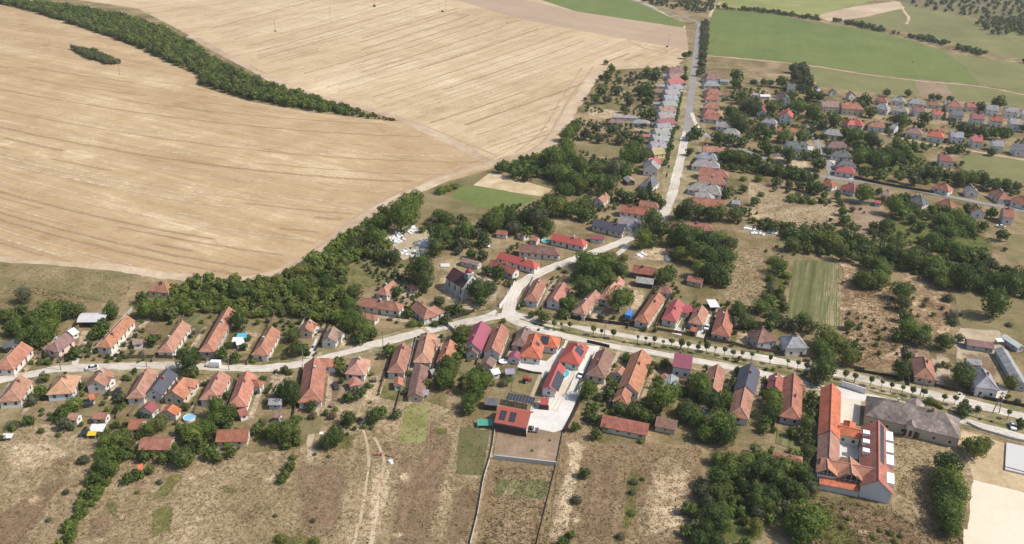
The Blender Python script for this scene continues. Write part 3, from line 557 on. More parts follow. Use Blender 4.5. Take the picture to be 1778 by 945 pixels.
# ---------------------------------------------------------------- houses
ROOF = dict(or_=((0.37, 0.16, 0.1), 'orange-tiled', 'tile'), sal=((0.4, 0.185, 0.125), 'salmon-tiled', 'tile'), pea=((0.5, 0.265, 0.175), 'pale peach-tiled', 'tile'),
            bri=((0.29, 0.105, 0.068), 'brick-red tiled', 'tile'), dor=((0.32, 0.135, 0.088), 'dull orange-tiled', 'tile'), bro=((0.19, 0.105, 0.08), 'brown-tiled', 'tile'),
            pur=((0.2, 0.12, 0.115), 'purple-brown roofed', 'tile'), pnk=((0.27, 0.175, 0.155), 'pinkish-roofed', 'tile'), red=((0.38, 0.07, 0.05), 'bright red-roofed', 'sheet'),
            mag=((0.27, 0.06, 0.095), 'magenta-roofed', 'sheet'), dre=((0.22, 0.05, 0.05), 'dark red-roofed', 'sheet'), gry=((0.27, 0.26, 0.265), 'grey-roofed', 'tile'),
            lgr=((0.28, 0.262, 0.258), 'pale grey-roofed', 'tile'), dgr=((0.13, 0.13, 0.14), 'dark grey-roofed', 'tile'), sla=((0.075, 0.08, 0.1), 'slate-black roofed', 'sheet'),
            cri=((0.34, 0.075, 0.07), 'crimson-roofed', 'sheet'), whi=((0.62, 0.6, 0.58), 'white-roofed', 'sheet'), yel=((0.33, 0.28, 0.16), 'ochre-roofed', 'tile'), bor=((0.44, 0.14, 0.075), 'bright orange-tiled', 'tile'))
WALL = dict(w=(0.6, 0.585, 0.56), c=(0.58, 0.51, 0.4), g=(0.4, 0.4, 0.41), y=(0.6, 0.5, 0.28), p=(0.62, 0.48, 0.42), b=(0.55, 0.6, 0.66), k=(0.12, 0.1, 0.09), t=(0.45, 0.38, 0.3))
HOUSES = []      # dict(root, x, y, ref, label)
def unit_window():
    m = MB(); t = 0.1
    m.box(-.5, .5, -.03, .05, -.5, -.5 + t).box(-.5, .5, -.03, .05, .5 - t, .5).box(-.5, -.5 + t, -.03, .05, -.5 + t, .5 - t).box(.5 - t, .5, -.03, .05, -.5 + t, .5 - t).box(-.04, .04, -.02, .04, -.5 + t, .5 - t)
    return m.me(MT['frame'], 'window')
ME_WIN = unit_window(); ME_PANE = MB().box(-.42, .42, -.02, .02, -.42, .42).me(MT['glass'], 'pane')
ME_DOOR = MB().box(-.5, .5, -.03, .05, 0, 1).me(MT['wood'], 'door')
ME_CHIM = MB().box(-.32, .32, -.32, .32, -1.6, .75).box(-.4, .4, -.4, .4, .75, .9).box(-.2, .2, -.2, .2, .9, 1.05).me(MT['brick'], 'chimney')
ME_CHIMW = MB().box(-.3, .3, -.3, .3, -1.6, .7).box(-.38, .38, -.38, .38, .7, .85).me(MT['stone'], 'chimney')
MT['panel_frame'] = plain('panel_frame', (.13, .135, .145), .4)
ME_SOLAR = MB().box(-.49, .49, -.82, .82, 0, .05).box(-.45, .45, -.78, -.02, .05, .065).box(-.45, .45, .02, .78, .05, .065).me(MT['panel_frame'], 'solar_panel'); ME_SOLAR.materials.append(MT['solar'])
for _p in list(ME_SOLAR.polygons)[6:]: _p.material_index = 1
def shell(top, faces, t):
    n = len(top); vs = [Vector(v) for v in top] + [Vector(v) - Vector((0, 0, t)) for v in top]; fs = list(faces) + [tuple(i + n for i in reversed(f)) for f in faces]
    ed = {}
    for f in faces:
        for i in range(len(f)): ed[(f[i], f[(i + 1) % len(f)])] = 1
    for (a, b) in list(ed):
        if (b, a) not in ed: fs.append((b, a, a + n, b + n))
    return vs, fs
WS, HS = 0.88, 0.94
def volume(root, A, B, w, ends, rc, wc, wh=2.9, pitch=38, windows=1, chim=1, caps=True, t='P', doors=True, over=0.38, z0=0.0, rs=None, rn='roof'):
    """walls and roof over a ridge seen from pixel A to pixel B; returns its frame and sizes"""
    w *= WS; wh *= HS
    hr = wh + w / 2 * math.tan(R(pitch)); pa, pb = ground(*px(t, *A), hr + z0), ground(*px(t, *B), hr + z0)
    pa.z = pb.z = z0; c = (pa + pb) / 2; d = pb - pa; l = max(d.length, 0.3); ang = math.atan2(d.y, d.x)
    return volume_at(root, c, ang, l, w, ends, rc, wc, wh, pitch, windows, chim, caps, doors, over, rn)
def volume_at(root, c, ang, l, w, ends, rc, wc, wh=2.9, pitch=38, windows=1, chim=1, caps=True, doors=True, over=0.38, rn='roof'):
    tp = math.tan(R(pitch)); hr = wh + w / 2 * tp; M0 = Matrix.Translation(c) @ Matrix.Rotation(ang, 4, 'Z')
    if root is None: root = empty('house', c, ang)
    M = root.matrix_basis.inverted() @ M0
    col, _, mk = ROOF[rc]; j = lambda k=0.07: 1 + random.uniform(-k, k)
    ag = random.uniform(.05, .42) if mk == 'tile' else (.12 if mk == 'sheet' else 0); gy = (.23, .155, .125) if mk == 'tile' else (.25, .2, .2)
    if rc not in ('bor',): col = tuple(a * (1 - ag) + b * ag for a, b in zip(col, gy)) if col[0] > col[1] * 1.3 else col
    col = (col[0] * j(), col[1] * j(), col[2] * j()); wcol = tuple(x * j(0.04) for x in WALL[wc])
    h = w / 2; xa, xb = -l / 2, l / 2; ext = h * 0.92
    ea = xa - (ext if ends[0] == 'h' else 0); eb = xb + (ext if ends[1] == 'h' else 0)
    top = [(ea, -h, wh), (eb, -h, wh), (eb, h, wh), (ea, h, wh), (xa, 0, hr), (xb, 0, hr)]; fs = [(0, 1, 5, 4), (2, 3, 4, 5)]
    if ends[0] == 'h': fs.append((3, 0, 4))
    if ends[1] == 'h': fs.append((1, 2, 5))
    vs, ff = shell(top, fs, 0.2); roof = link(rn, mesh(vs, ff, MT[mk], 'roof'), root, M, col)
    # walls
    gi = 0.3; wx0 = ea + (over if ends[0] == 'h' else gi); wx1 = eb - (over if ends[1] == 'h' else gi); wy = h - over; zt = wh + over * tp - 0.24
    v = [(x, y, z) for z in (-0.3, zt) for (x, y) in ((wx0, -wy), (wx1, -wy), (wx1, wy), (wx0, wy))]; f = [(0, 1, 5, 4), (2, 3, 7, 6)]
    za = hr - 0.24
    if ends[1] == 'h': f.append((1, 2, 6, 5))
    else: v.append((wx1, 0, za)); f.append((1, 2, 6, len(v) - 1, 5))
    if ends[0] == 'h': f.append((3, 0, 4, 7))
    else: v.append((wx0, 0, za)); f.append((3, 0, 4, len(v) - 1, 7))
    wall = link('wall', mesh(v, f, MT['wall'], 'wall'), root, M, wcol)
    # ridge and hip caps
    if caps and mk == 'tile':
        m = MB(); k = 0.05; m.bar((xa, 0, hr + k), (xb, 0, hr + k), .26, .14)
        if ends[0] == 'h': [m.bar((ea, s * h, wh + k), (xa, 0, hr + k), .2, .12) for s in (-1, 1)]
        if ends[1] == 'h': [m.bar((eb, s * h, wh + k), (xb, 0, hr + k), .2, .12) for s in (-1, 1)]
        m.build('ridge_cap', MT['cap'], roof, None, tuple(min(0.8, q * 1.25 + 0.035) for q in col))
    # chimneys
    for q in range(chim):
        x = random.uniform(-0.3, 0.3) * l if chim == 1 else (q / (chim - 1) - 0.5) * 0.6 * l; y = random.choice((-1, 1)) * random.uniform(0.25, 0.9)
        link('chimney', random.choice((ME_CHIM, ME_CHIM, ME_CHIMW)), roof, Matrix.Translation((x, y, hr - abs(y) * tp + 0.35)))
    # openings, on every wall that is not turned wholly away
    if windows:
        cl = (M0.inverted() @ CAMP).normalized(); fl = 1 if wh < 4.4 else 2
        for (nx, ny), (x0, y0, x1, y1) in {(0, -1): (wx0, -wy, wx1, -wy), (1, 0): (wx1, -wy, wx1, wy), (0, 1): (wx1, wy, wx0, wy), (-1, 0): (wx0, wy, wx0, -wy)}.items():
            if nx * cl.x + ny * cl.y < -0.25: continue
            ln = math.hypot(x1 - x0, y1 - y0); n = max(1, min(6, int(ln / (2.9 if windows == 1 else 3.6)))); rz = math.atan2(y1 - y0, x1 - x0)
            for s in range(fl):
                dk = n // 2 if (doors and s == 0 and ny and n > 2) else -1
                for q in range(n):
                    tt = (q + 0.5) / n; x, y = x0 + (x1 - x0) * tt + nx * .02, y0 + (y1 - y0) * tt + ny * .02
                    Mw = M @ Matrix.Translation((x, y, 0)) @ Matrix.Rotation(rz, 4, 'Z')
                    if q == dk: link('door', ME_DOOR, root, Mw @ Matrix.Diagonal((1.0, 1, min(2.1, zt - .3), 1))); continue
                    hz = 1.4 if wh > 2.5 else 0.8
                    o = link('window', ME_WIN, root, Mw @ Matrix.Translation((0, 0, (1.65 if wh > 2.5 else 1.3) + s * 2.7)) @ Matrix.Diagonal((1.15, 1, hz, 1)))
                    link('pane', ME_PANE, o)
            gable = (nx < 0 and ends[0] != 'h') or (nx > 0 and ends[1] != 'h')
            if gable and hr - zt > 1.9 and windows == 1:
                Mw = M @ Matrix.Translation(((x0 + x1) / 2 + nx * .02, 0, zt + 0.65)) @ Matrix.Rotation(rz, 4, 'Z')
                o = link('window', ME_WIN, root, Mw @ Matrix.Diagonal((.7, 1, .7, 1))); link('pane', ME_PANE, o)
    return dict(root=root, roof=roof, M=M, M0=M0, l=l, w=w, hr=hr, wh=wh, tp=tp, c=c, ang=ang, ea=ea, eb=eb, xa=xa, xb=xb)
def panels(v, side, x0, x1, rows, y0=0.9, dx=1.03):
    """solar panels on one slope of a volume's roof; side is -1 or 1; y0 is the distance from the ridge"""
    th = math.atan(v['tp']); n = int((x1 - x0) / dx)
    for r in range(rows):
        for k in range(n):
            x = x0 + (k + .5) * dx; y = y0 + (r + .5) * 1.7 * math.cos(th); z = v['hr'] - y * v['tp'] + 0.05
            link('solar_panel', ME_SOLAR, v['roof'], Matrix.Translation((x, side * y, z)) @ Matrix.Rotation(-side * th, 4, 'X'))
ORD = ['first', 'second', 'third', 'fourth', 'fifth', 'sixth', 'seventh', 'eighth', 'ninth', 'tenth', 'eleventh', 'twelfth', 'thirteenth', 'fourteenth', 'fifteenth', 'sixteenth', 'seventeenth', 'eighteenth', 'nineteenth', 'twentieth', 'twenty-first', 'twenty-second', 'twenty-third', 'twenty-fourth']
# row: (phrase, order key, where counting starts)
ROWS = {'LF': ("the lane's far side", lambda p: -p.x, 'from the crossroads'), 'LN': ("the lane's near side", lambda p: -p.x, 'from the crossroads'),
        'AF': ("the avenue's far side", lambda p: p.x, 'from the crossroads'), 'AN': ("the avenue's near side", lambda p: p.x, 'from the crossroads'),
        'CH': ('the slope above the crossroads', lambda p: p.y, 'from the crossroads'), 'RW': ("the hill road's west side", lambda p: p.y, 'going uphill'), 'RE': ("the hill road's east side", lambda p: p.y, 'going uphill'),
        'E1': ('the uppermost eastern row', lambda p: p.x, 'from the hill road'), 'E2': ('the middle eastern row', lambda p: p.x, 'from the hill road'), 'E3': ('the lower eastern row', lambda p: p.x, 'from the hill road'),
        'X': ('the grey side street', lambda p: p.x, 'from the hill road'), 'Q': ('the eastern quarter', lambda p: p.x, 'from the hill road')}
# row | tile | ax ay bx by | width | ends (A then B: g gable, h hip) | roof | wall | options; the ridge runs from A to B
H_DATA = '''
LF Z0 75 145 260 -45 8 hg or_ w
LF A 375 445 455 385 7 hg pur p
LF A 722 425 868 265 6.6 hg or_ w
LF B -42 458 70 302 6.6 hg sal w
LF B 240 455 385 207 6.6 hg or_ g
LF B 605 475 680 340 7 hg or_ w
LF B 905 352 938 290 6.2 gg or_ p
LF B 1062 415 1100 340 6.6 gg pnk w
LF C 108 143 340 176 7 gh bri w
LF C 490 165 558 222 7.4 gh dor w
LN Z0 130 510 235 345 8 hg sal w
LN Z0 715 400 745 345 9.4 hh pea b
LN A 645 710 708 620 7.4 gg or_ w
LN A 935 765 1018 618 6.6 hg sal w
LN A 1040 770 1150 628 7 gg sla w
LN B -5 785 75 692 8.4 gh or_ c
LN B 262 765 325 642 7.6 hg sal w
LN B 447 815 512 640 7.2 hg sal w
LN B 940 765 972 547 9 hg dor w
LN C 75 592 92 556 8.2 hh pea w
LN C 352 590 395 452 7.2 hg dor w
LN C 530 520 562 385 7.4 hh pea w
LN C 686 525 718 430 7 hg or_ c
LN C 862 455 932 302 8.8 gg mag w
LN C 1000 490 1068 324 7.4 gg dor w
AN D 20 415 55 337 7 hg pur p
AN D 545 610 600 487 8.2 hg bro w
AN D 755 735 850 497 9 gg or_ w
AN D 1068 520 1195 540 10 gg mag w wh=4.5
AN E 150 760 185 597 7 gg or_ w
AN E 372 748 412 592 8.4 gg sla w
AN E 575 750 592 657 6.2 gg bri w
AN E 690 890 706 660 8 hg dor g
AF D 95 115 150 5 7 hg dor w
AF D 240 150 312 40 7 gg sal w
AF D 432 205 532 92 6.6 hg sal w
AF D 600 110 692 0 6.6 hg pea c
AF D 858 258 962 108 7 hg dor w
AF D 1045 245 1093 150 7.2 hg cri w
AF E 45 270 76 195 7 hg sal g
AF E 215 335 248 212 8.4 hg dor g
AF E 486 362 502 360 9.6 hh bro g wh=3.4
AF E 704 402 720 402 9.6 hh lgr w wh=4.2
AF F 515 622 502 552 8.6 hh dor t
AF F 930 682 902 630 9 hh gry w wh=4.2
CH P 285 490 275 489 8.5 hh dor c wh=3
CH C 265 75 328 28 6.6 hg sal w
CH P 868 437 925 453 6.6 gh red w
CH P 853 450 897 466 6.2 gg bri w
CH H 10 645 245 668 7.6 gh bro w
CH H 238 568 428 608 7.2 gh red w
CH H 525 470 735 522 8 gg sla c
CH H 702 450 795 470 8.6 gh lgr w
CH H 700 375 880 398 8.4 gh bri w
CH H 550 335 600 293 6.4 gg or_ w
CH P 1165 385 1228 388 8 gh bri w
CH P 1100 460 1140 466 7 gg bri k
RW H 890 205 925 175 8 hg dgr w wh=3.4
RW H 910 95 916 62 9 gg gry w wh=4.4
RW H 885 60 950 45 8 gg cri w wh=3.4
RW M 925 700 975 690 8 gg yel y
RW M 915 655 985 645 9 gg lgr w wh=3.4
RW M 930 607 1000 598 9 gg lgr w
RW M 945 565 1010 556 9 gg lgr w wh=3.4
RW M 960 530 1025 524 8.4 gg gry w
RW M 965 500 1030 490 8.4 gh dre w
RW M 970 455 1040 447 8.8 gg lgr w wh=3.4
RW M 975 415 1050 405 8.8 gg pnk w wh=3.4
RW M 1000 378 1060 370 8.6 gg lgr w
RW M 1010 336 1070 330 8.6 gg gry w wh=3.4
RW M 1015 300 1080 292 8.4 gg lgr w
RW M 1030 266 1090 258 8.2 gh gry w
RW M 1035 226 1095 218 9 gh cri w wh=3.4
RW M 1045 188 1105 182 8.6 gh pnk w
RW M 1055 150 1105 143 9 hg pur w wh=3.4
RE I 120 188 170 186 10 hh pur w wh=3.6
RE I 115 235 165 236 9 hh gry w
RE I 130 292 180 292 10 hh dor c
RE I 125 330 185 332 8 hg dor w
RE I 125 382 195 388 9 hg or_ c
RE I 115 430 150 430 9 hh dor w
RE I 125 462 195 470 8 hg or_ w
RE I 175 510 230 516 8 gh lgr w
RE I 255 560 300 566 8 hh lgr w
RE I 80 682 230 690 7 gh sal w
RE I 85 722 150 732 8 hh gry w
RE J 55 62 155 72 9 hh lgr w
RE J 60 118 215 134 9 gh dor w
RE J 50 172 190 180 9 gh dor p
RE J 50 218 170 240 10 hh lgr w
RE J 30 280 110 290 9 gh lgr w
RE J 30 325 230 345 8.6 hg dor w
Q I 660 255 715 260 10 gg dgr w wh=4.6
Q I 620 305 650 340 9 gg bro w wh=4.8
Q I 490 385 486 430 8 gg dre w wh=3.6
Q I 662 425 655 455 10 gg red w wh=5
Q I 525 490 560 495 8 hh gry w
Q I 410 545 445 548 7 gg or_ w
Q I 590 550 625 554 6.5 gg dor w
Q I 680 558 725 563 6.5 gg or_ w
Q I 650 650 790 655 11 gg dgr w wh=3.6
Q I 780 680 840 690 7 gg whi w
Q I 890 372 1015 378 10 gg pnk c wh=4.8
Q I 1030 380 1140 388 11 gh or_ c wh=4.8
Q I 965 290 980 300 7 gg or_ w
Q I 1085 308 1108 318 7 gg sal w wh=4
Q I 860 275 880 280 7 gg gry w
Q I 945 565 1000 570 9 hh gry w
Q I 1120 500 1150 505 9 hh red w
Q I 970 650 1040 655 9 hh pur t
Q I 1000 710 1060 716 9 hh dgr w
Q I 1040 780 1090 785 9 hh dgr w
Q I 1035 815 1085 822 9 hh cri w
Q J 920 195 955 205 8 gh bri w
Q J 1080 222 1115 235 9 gh dre w
Q K -5 500 20 500 9 hh red w
E1 K 195 345 225 350 8.6 hh bri w
E1 K 310 342 340 346 8.6 hh lgr w wh=3.6
E1 K 430 358 470 362 9 hh lgr w
E1 K 555 370 585 374 8.6 hh dor w
E1 K 640 370 680 374 7 gg gry w
E1 K 695 380 730 384 8.6 hh or_ w wh=4.6
E1 K 790 382 865 386 8.4 gg dor p wh=4.2
E1 K 925 400 1010 408 9 gg gry w wh=4.8
E1 K 1055 412 1145 420 9 gg gry w wh=4.8
E1 K 1170 430 1230 436 9 gg gry w wh=4.4
E2 K 205 392 235 398 9 hh gry w wh=3.8
E2 K 330 408 365 414 9 hh lgr w wh=3.6
E2 K 430 408 500 412 9.4 gg bro w wh=4.2
E2 K 560 432 615 436 8.4 gg red w wh=4.2
E2 K 690 436 765 440 9 gg dgr w wh=4.6
E2 K 825 458 910 464 9 gg dre w wh=5
E2 K 955 472 1040 480 9 gg bri w wh=5
E2 K 1085 492 1160 498 9 gg gry w wh=5
E3 K 160 512 195 516 9 hh or_ w wh=3.6
E3 K 285 528 320 536 8.4 gg gry w wh=3.6
E3 K 420 555 455 560 9 hh pnk w wh=3.8
E3 K 575 574 600 578 10 hh bor w wh=4
E3 K 610 545 645 550 8 gg or_ w
E3 K 680 580 770 588 9 gg gry w wh=4.8
E3 K 825 608 900 614 9 gg red w wh=4.8
E3 K 965 638 1045 646 9 gg gry w wh=4.2
E3 K 1115 665 1230 674 9.5 gg dgr w wh=4
E3 K 605 732 660 738 10 gh dre w wh=4.2
X L 625 225 650 232 8.6 hh dor w
X L 820 235 838 262 8 gg lgr w wh=3
X L 1015 270 1045 290 8.6 hh dor w
X L 1150 322 1185 330 8 hh bri w
X L 215 280 260 284 7 gg pnk w
X L 445 308 478 318 9 hh dgr w
X L 645 338 675 348 8.4 hh bri t
X L 858 370 880 400 8 gg dor w wh=3.4
X L 1040 395 1115 405 10 gg dor w wh=4.4
X L -20 232 20 240 8 hh dre w
'''
SHORT = dict(LF='far-lane', LN='near-lane', AF='far-avenue', AN='near-avenue', CH='upper-slope', RW='west hill-road', RE='east hill-road', E1='top-row', E2='middle-row', E3='lower-row', X='side-street', Q='eastern')
rows = {}
for ln in H_DATA.strip().splitlines():
    s = ln.split(); rw, t = s[0], s[1]; ax, ay, bx, by, w = map(float, s[2:7]); ends, rc, wc = s[7:10]; kw = {a.split('=')[0]: float(a.split('=')[1]) for a in s[10:]}
    WS = 1.0 if rw in ('RW', 'RE') else (0.92 if rw in ('Q', 'E1', 'E2', 'E3', 'X') else 0.86)
    if t == 'M' and rw == 'RW': ax -= 16; bx += 14
    far = rw in ('RW', 'RE', 'Q', 'E1', 'E2', 'E3', 'X')
    v = volume(None, (ax, ay), (bx, by), w, ends, rc, wc, windows=2 if far else 1, chim=1 if not far else random.choice((1, 1, 2)), t=t, **kw)
    v.update(rc=rc, ends=ends, row=rw, far=far); rows.setdefault(rw, []).append(v)
WS = 0.86
def form(v): return ('two-storey ' if v['wh'] > 4.3 else '') + ('long ' if v['l'] / v['w'] > 1.7 else '') + ROOF[v['rc']][1] + (' hipped' if v['ends'] == 'hh' else '')
for rw, vs in rows.items():
    ph, key, frm = ROWS[rw]; vs.sort(key=lambda v: key(v['c']))
    for k, v in enumerate(vs):
        tag(v['root'], f"{form(v)} house, {ORD[k]} {frm} along {ph}", 'house', f'houses along {ph}')
        v['ref'] = f"the {ORD[k]} {SHORT[rw]} house {frm}"; HOUSES.append(v)
        v['id'] = (rw, k)
def find(t, x, y):
    p = ground(*px(t, x, y), 5); return min(HOUSES, key=lambda v: (v['c'].to_2d() - p.to_2d()).length)

# wings and dormers that belong to a house already standing
def wing(v, t, A, B, w, ends, rc, wc='w', wh=2.6, pitch=36, windows=1, **k): return volume(v['root'], A, B, w, ends, rc, wc, wh, pitch, windows, 0, True, t, False, **k)
wing(find('A', 722, 380), 'A', (800, 330), (838, 372), 3.2, 'gg', 'gry')
wing(find('A', 680, 660), 'A', (690, 672), (765, 690), 4.2, 'gg', 'or_')
wing(find('B', 480, 730), 'B', (500, 700), (578, 712), 4.4, 'gh', 'bri')
wing(find('B', 955, 650), 'B', (1000, 560), (1075, 562), 6, 'gh', 'or_')
wing(find('B', 935, 320), 'B', (935, 310), (985, 330), 4.5, 'gg', 'bor')
wing(find('B', 1080, 380), 'B', (1110, 375), (1165, 385), 4.5, 'gg', 'pnk')
wing(find('C', 545, 450), 'C', (550, 425), (605, 435), 4.6, 'gh', 'sal')
wing(find('C', 525, 195), 'C', (560, 220), (606, 203), 7.4, 'hh', 'sal', wh=2.9)
wing(find('C', 895, 380), 'C', (880, 468), (862, 505), 5.5, 'gg', 'bro', wh=2.4)
wing(find('D', 800, 600), 'D', (735, 750), (708, 808), 6.2, 'gh', 'dor')
wing(find('D', 910, 180), 'D', (965, 72), (1020, 78), 5, 'gh', 'bri')
wing(find('E', 392, 670), 'E', (340, 892), (370, 756), 7.6, 'hg', 'or_', wh=2.9)
wing(find('E', 700, 775), 'E', (725, 735), (785, 745), 4.4, 'gg', 'dor')
wing(find('H', 790, 385), 'H', (830, 345), (930, 358), 7, 'gh', 'bri', 'w')
wing(find('H', 630, 495), 'H', (735, 505), (745, 540), 6.4, 'gg', 'sla', 'c')
wing(find('B', 35, 740), 'B', (75, 735), (125, 760), 4.6, 'gg', 'or_', 'c')
v = find('A', 1095, 700); wing(v, 'A', (985, 895), (1035, 848), 6, 'gg', 'dre')
v = find('D', 1130, 530); wing(v, 'D', (1050, 668), (1040, 745), 6, 'gg', 'gry', 'w', 2.5, 20)
for t, x, y, s, x0, x1, n in (('Z0', 160, 50, 1, 0, 5, 1),): panels(find(t, x, y), s, x0, x1, n)

# ---------------------------------------------------------------- the two solar houses and their outbuildings
def special(name, label, cat, vols, ref, group=None):
    c = None; vl = []
    for q in vols:
        v = volume(c, *q[0], **q[1]); vl.append(v)
        if c is None: c = v['root']; c.name = name; first = v
    tag(c, label, cat, group); first['ref'] = ref; first['root'] = c; first['vols'] = vl; HOUSES.append(first); return first
o1 = special('house', 'bright orange hipped house with solar panels, beside the white paved yard', 'house',
    [(((300, 190), (330, 95), 9.2, 'hh', 'bor', 'w'), dict(t='Z4')), (((345, 92), (455, 108), 8.6, 'hh', 'bor', 'w'), dict(t='Z4', chim=0))], 'the orange solar-panelled house')
panels(o1, -1, -1.6, .6, 1, 1.0); w2 = o1['vols'][1]; panels(w2, -1, w2['xb'] - 3.4, w2['xb'] - .2, 2, .4)
hz = special('house', 'bright red hipped house with solar panels where the paved yard meets the avenue', 'house', [(((628, 232), (668, 160), 9.4, 'hh', 'red', 'w'), dict(t='Z4', wh=2.9))], 'the red solar-panelled house')
panels(hz, -1, -2, 2.2, 2, 0.7); panels(hz, -1, 2.6, 4.0, 1, 1.2)
an = special('annex', 'narrow red-roofed annex covered with solar panels beside the turquoise pool', 'annex', [(((440, 520), (525, 325), 6.0, 'gg', 'red', 'w'), dict(t='Z4', chim=0))], 'the solar-roofed annex')
panels(an, -1, -an['l'] / 2 + 0.8, 3.5, 2, 0.5)
vb = special('barn', 'large bright red barn with two dark panel strips on its front slope', 'barn', [(((25, 692), (292, 742), 11, 'gg', 'red', 'w'), dict(t='Z4', wh=3.4, pitch=30, windows=0, chim=0))], 'the large red barn')
panels(vb, -1, -4.2, -2.0, 2, 0.8); panels(vb, -1, -1.0, 1.2, 2, 0.8)
MB().box(-5.4, 5.4, -.06, 0, 0.2, 2.9).build('gate', MT['dark'], vb['root'], vb['M'] @ Matrix.Translation((0, -5.13, 0)))
rr = special('garden_pavilion', 'little rounded red pavilion with a dark open front below the solar annex', 'pavilion', [(((372, 612), (440, 618), 4.6, 'gg', 'red', 'w'), dict(t='Z4', wh=2.4, windows=0, chim=0))], 'the little red pavilion')
MB().box(-1.6, 1.6, -.05, 0, 0, 2.1).build('opening', MT['dark'], rr['root'], rr['M'] @ Matrix.Translation((0, -1.94, 0)))
# solar array on a frame behind the barn
a0, a1 = ground(*px('Z4', 95, 605), 2.6), ground(*px('Z4', 325, 648), 2.6); d = a1 - a0; ar = empty('solar_carport', ((a0 + a1) / 2).to_2d().to_3d(), math.atan2(d.y, d.x))
tag(ar, 'dark solar carport along the back of the large red barn', 'carport'); L2 = d.length / 2
for k in range(int(L2 * 2 / 1.05)):
    for r in range(2): link('solar_panel', ME_SOLAR, ar, Matrix.Translation((-L2 + 0.55 + k * 1.05, -0.85 + r * 1.7, 2.55 + r * 0.25)) @ Matrix.Rotation(0.15, 4, 'X'))
for k in range(4):
    for y in (-1.5, 1.5): MB().box(-.07, .07, -.07, .07, 0, 2.5 + (y > 0) * .25).build('post', MT['conc'], ar, Matrix.Translation((-L2 + .3 + k * (2 * L2 - .6) / 3, y, 0)))

# ---------------------------------------------------------------- school and manor
sch = empty('school_building', ground(*px('Z1', 300, 700)))
tag(sch, 'large new orange-roofed school building around a small courtyard', 'school')
S = lambda *a, **k: volume(sch, *a, t='Z1', chim=0, **k)
s1 = S((153, 585), (160, 410), 7.6, 'gg', 'sal', 'w', wh=4.0); s2 = S((160, 405), (171, 97), 7.8, 'gg', 'bor', 'w', wh=4.2)
s3 = S((95, 590), (440, 655), 8, 'gg', 'or_', 'w', wh=4.0)
s4 = S((478, 735), (475, 340), 10.6, 'gg', 'dor', 'w', wh=4.2, windows=0)
s5 = S((215, 372), (365, 405), 5.6, 'gg', 'bor', 'w', wh=3.6); s6 = S((290, 345), (285, 385), 4.4, 'hg', 'bor', 'w', wh=3.6)
for tx, w, yb in ((.13, 6.0, 0.4), (.58, 8.6, 3.6)):        # two cross gables with glazed fronts
    yf = -4.7; wh_ = s3['hr'] - w / 2 * math.tan(R(34)) + .15; c = s3['M0'] @ Vector((s3['xa'] + tx * s3['l'], (yb + yf) / 2, 0))
    g = volume_at(sch, c, s3['ang'] - math.pi / 2, yb - yf, w, 'gg', 'sal', 'w', wh_, 34, 0, 0, True, False)
    xg = g['xb'] - .27; hw = w / 2 - .55; zb = wh_ - .55; za = g['hr'] - .75
    MB().prism([(-hw, zb), (hw, zb), (hw, zb + .75), (hw * .45, za), (-hw * .45, za), (-hw, zb + .75)], -.02, .03, Matrix.Translation((xg, 0, 0)) @ Matrix.Rotation(R(90), 4, 'Z') @ Matrix.Rotation(R(90), 4, 'X')).build('gable_glazing', MT['glass'], sch, g['M'])
    for k in range(5): MB().box(0, .06, -.05, .05, zb, za - .4 * abs(k - 2)).build('mullion', MT['frame'], sch, g['M'] @ Matrix.Translation((xg + .02, (k - 2) * hw * .42, 0)))
    MB().box(0, .06, -hw, hw, zb + .7, zb + .78).build('mullion', MT['frame'], sch, g['M'] @ Matrix.Translation((xg + .02, 0, 0)))
Mi = sch.matrix_basis.inverted()
# lean-to roof of the front wing
f0, f1 = s3['M0'] @ Vector((-s3['l'] / 2, -4.5, 0)), s3['M0'] @ Vector((s3['l'] / 2 - 3.6, -4.5, 0))
dl = (f1 - f0).length; lt = s3['M'] @ Matrix.Translation((-s3['l'] / 2, -4.5, 0))
vs, fs = shell([(0, -2.2, 2.2), (dl, -2.2, 2.2), (dl, .3, 3.3), (0, .3, 3.3)], [(0, 1, 2, 3)], 0.18)
link('veranda_roof', mesh(vs, fs, MT['tile'], 'veranda_roof'), sch, lt, ROOF['bor'][0])
MB().box(0.1, dl - .1, -2.0, -.1, 0, 2.1).build('veranda_wall', MT['wall'], sch, lt, None).color = (.5, .5, .49, 1)
# skylight boxes and solar strip on the right wing
for side, xs, col in ((-1, (2.4, 5.2, 8.0), (.75, .75, .74)),):
    pass
for k in range(3):
    MB().box(-.9, .9, -.9, .9, -.6, .75).box(-1.0, 1.0, -1.0, 1.0, .75, .9).build('skylight_box', MT['wall'], s4['roof'], Matrix.Translation((s4['l'] * (.5 - .19 - k * .155), 3.3, s4['hr'] - 3.3 * s4['tp'] + .25)), (.74, .74, .73))
for k, fx in enumerate((.15, .35, .55, .84)):
    MB().box(-s4['l'] * .08, s4['l'] * .08, -1.0, 1.1, -.9, .55).build('dormer', MT['wall'], s4['roof'], Matrix.Translation((s4['l'] * (.5 - fx), -3.6, s4['hr'] - 3.6 * s4['tp'] + .5)), (.76, .76, .75))
panels(s4, -1, -s4['l'] * .18, s4['l'] * .5 - .6, 1, 0.5)
s1['ref'] = 'the school'; s1['root'] = sch; HOUSES.append(s1)
man = empty('manor_house', ground(1590, 760)); tag(man, 'old manor house with mottled purple-grey hipped roof and cream walls', 'manor')
ROOF['man'] = ((0.25, 0.185, 0.185), 'mottled', 'old_tile')
m1 = volume(man, (1540, 692), (1640, 716), 14.5, 'hh', 'man', 't', 4.2, 36, 1, 2)
m2 = volume(man, (1592, 690), (1590, 704), 6.5, 'gg', 'man', 't', 4.2, 36, 0, 0)
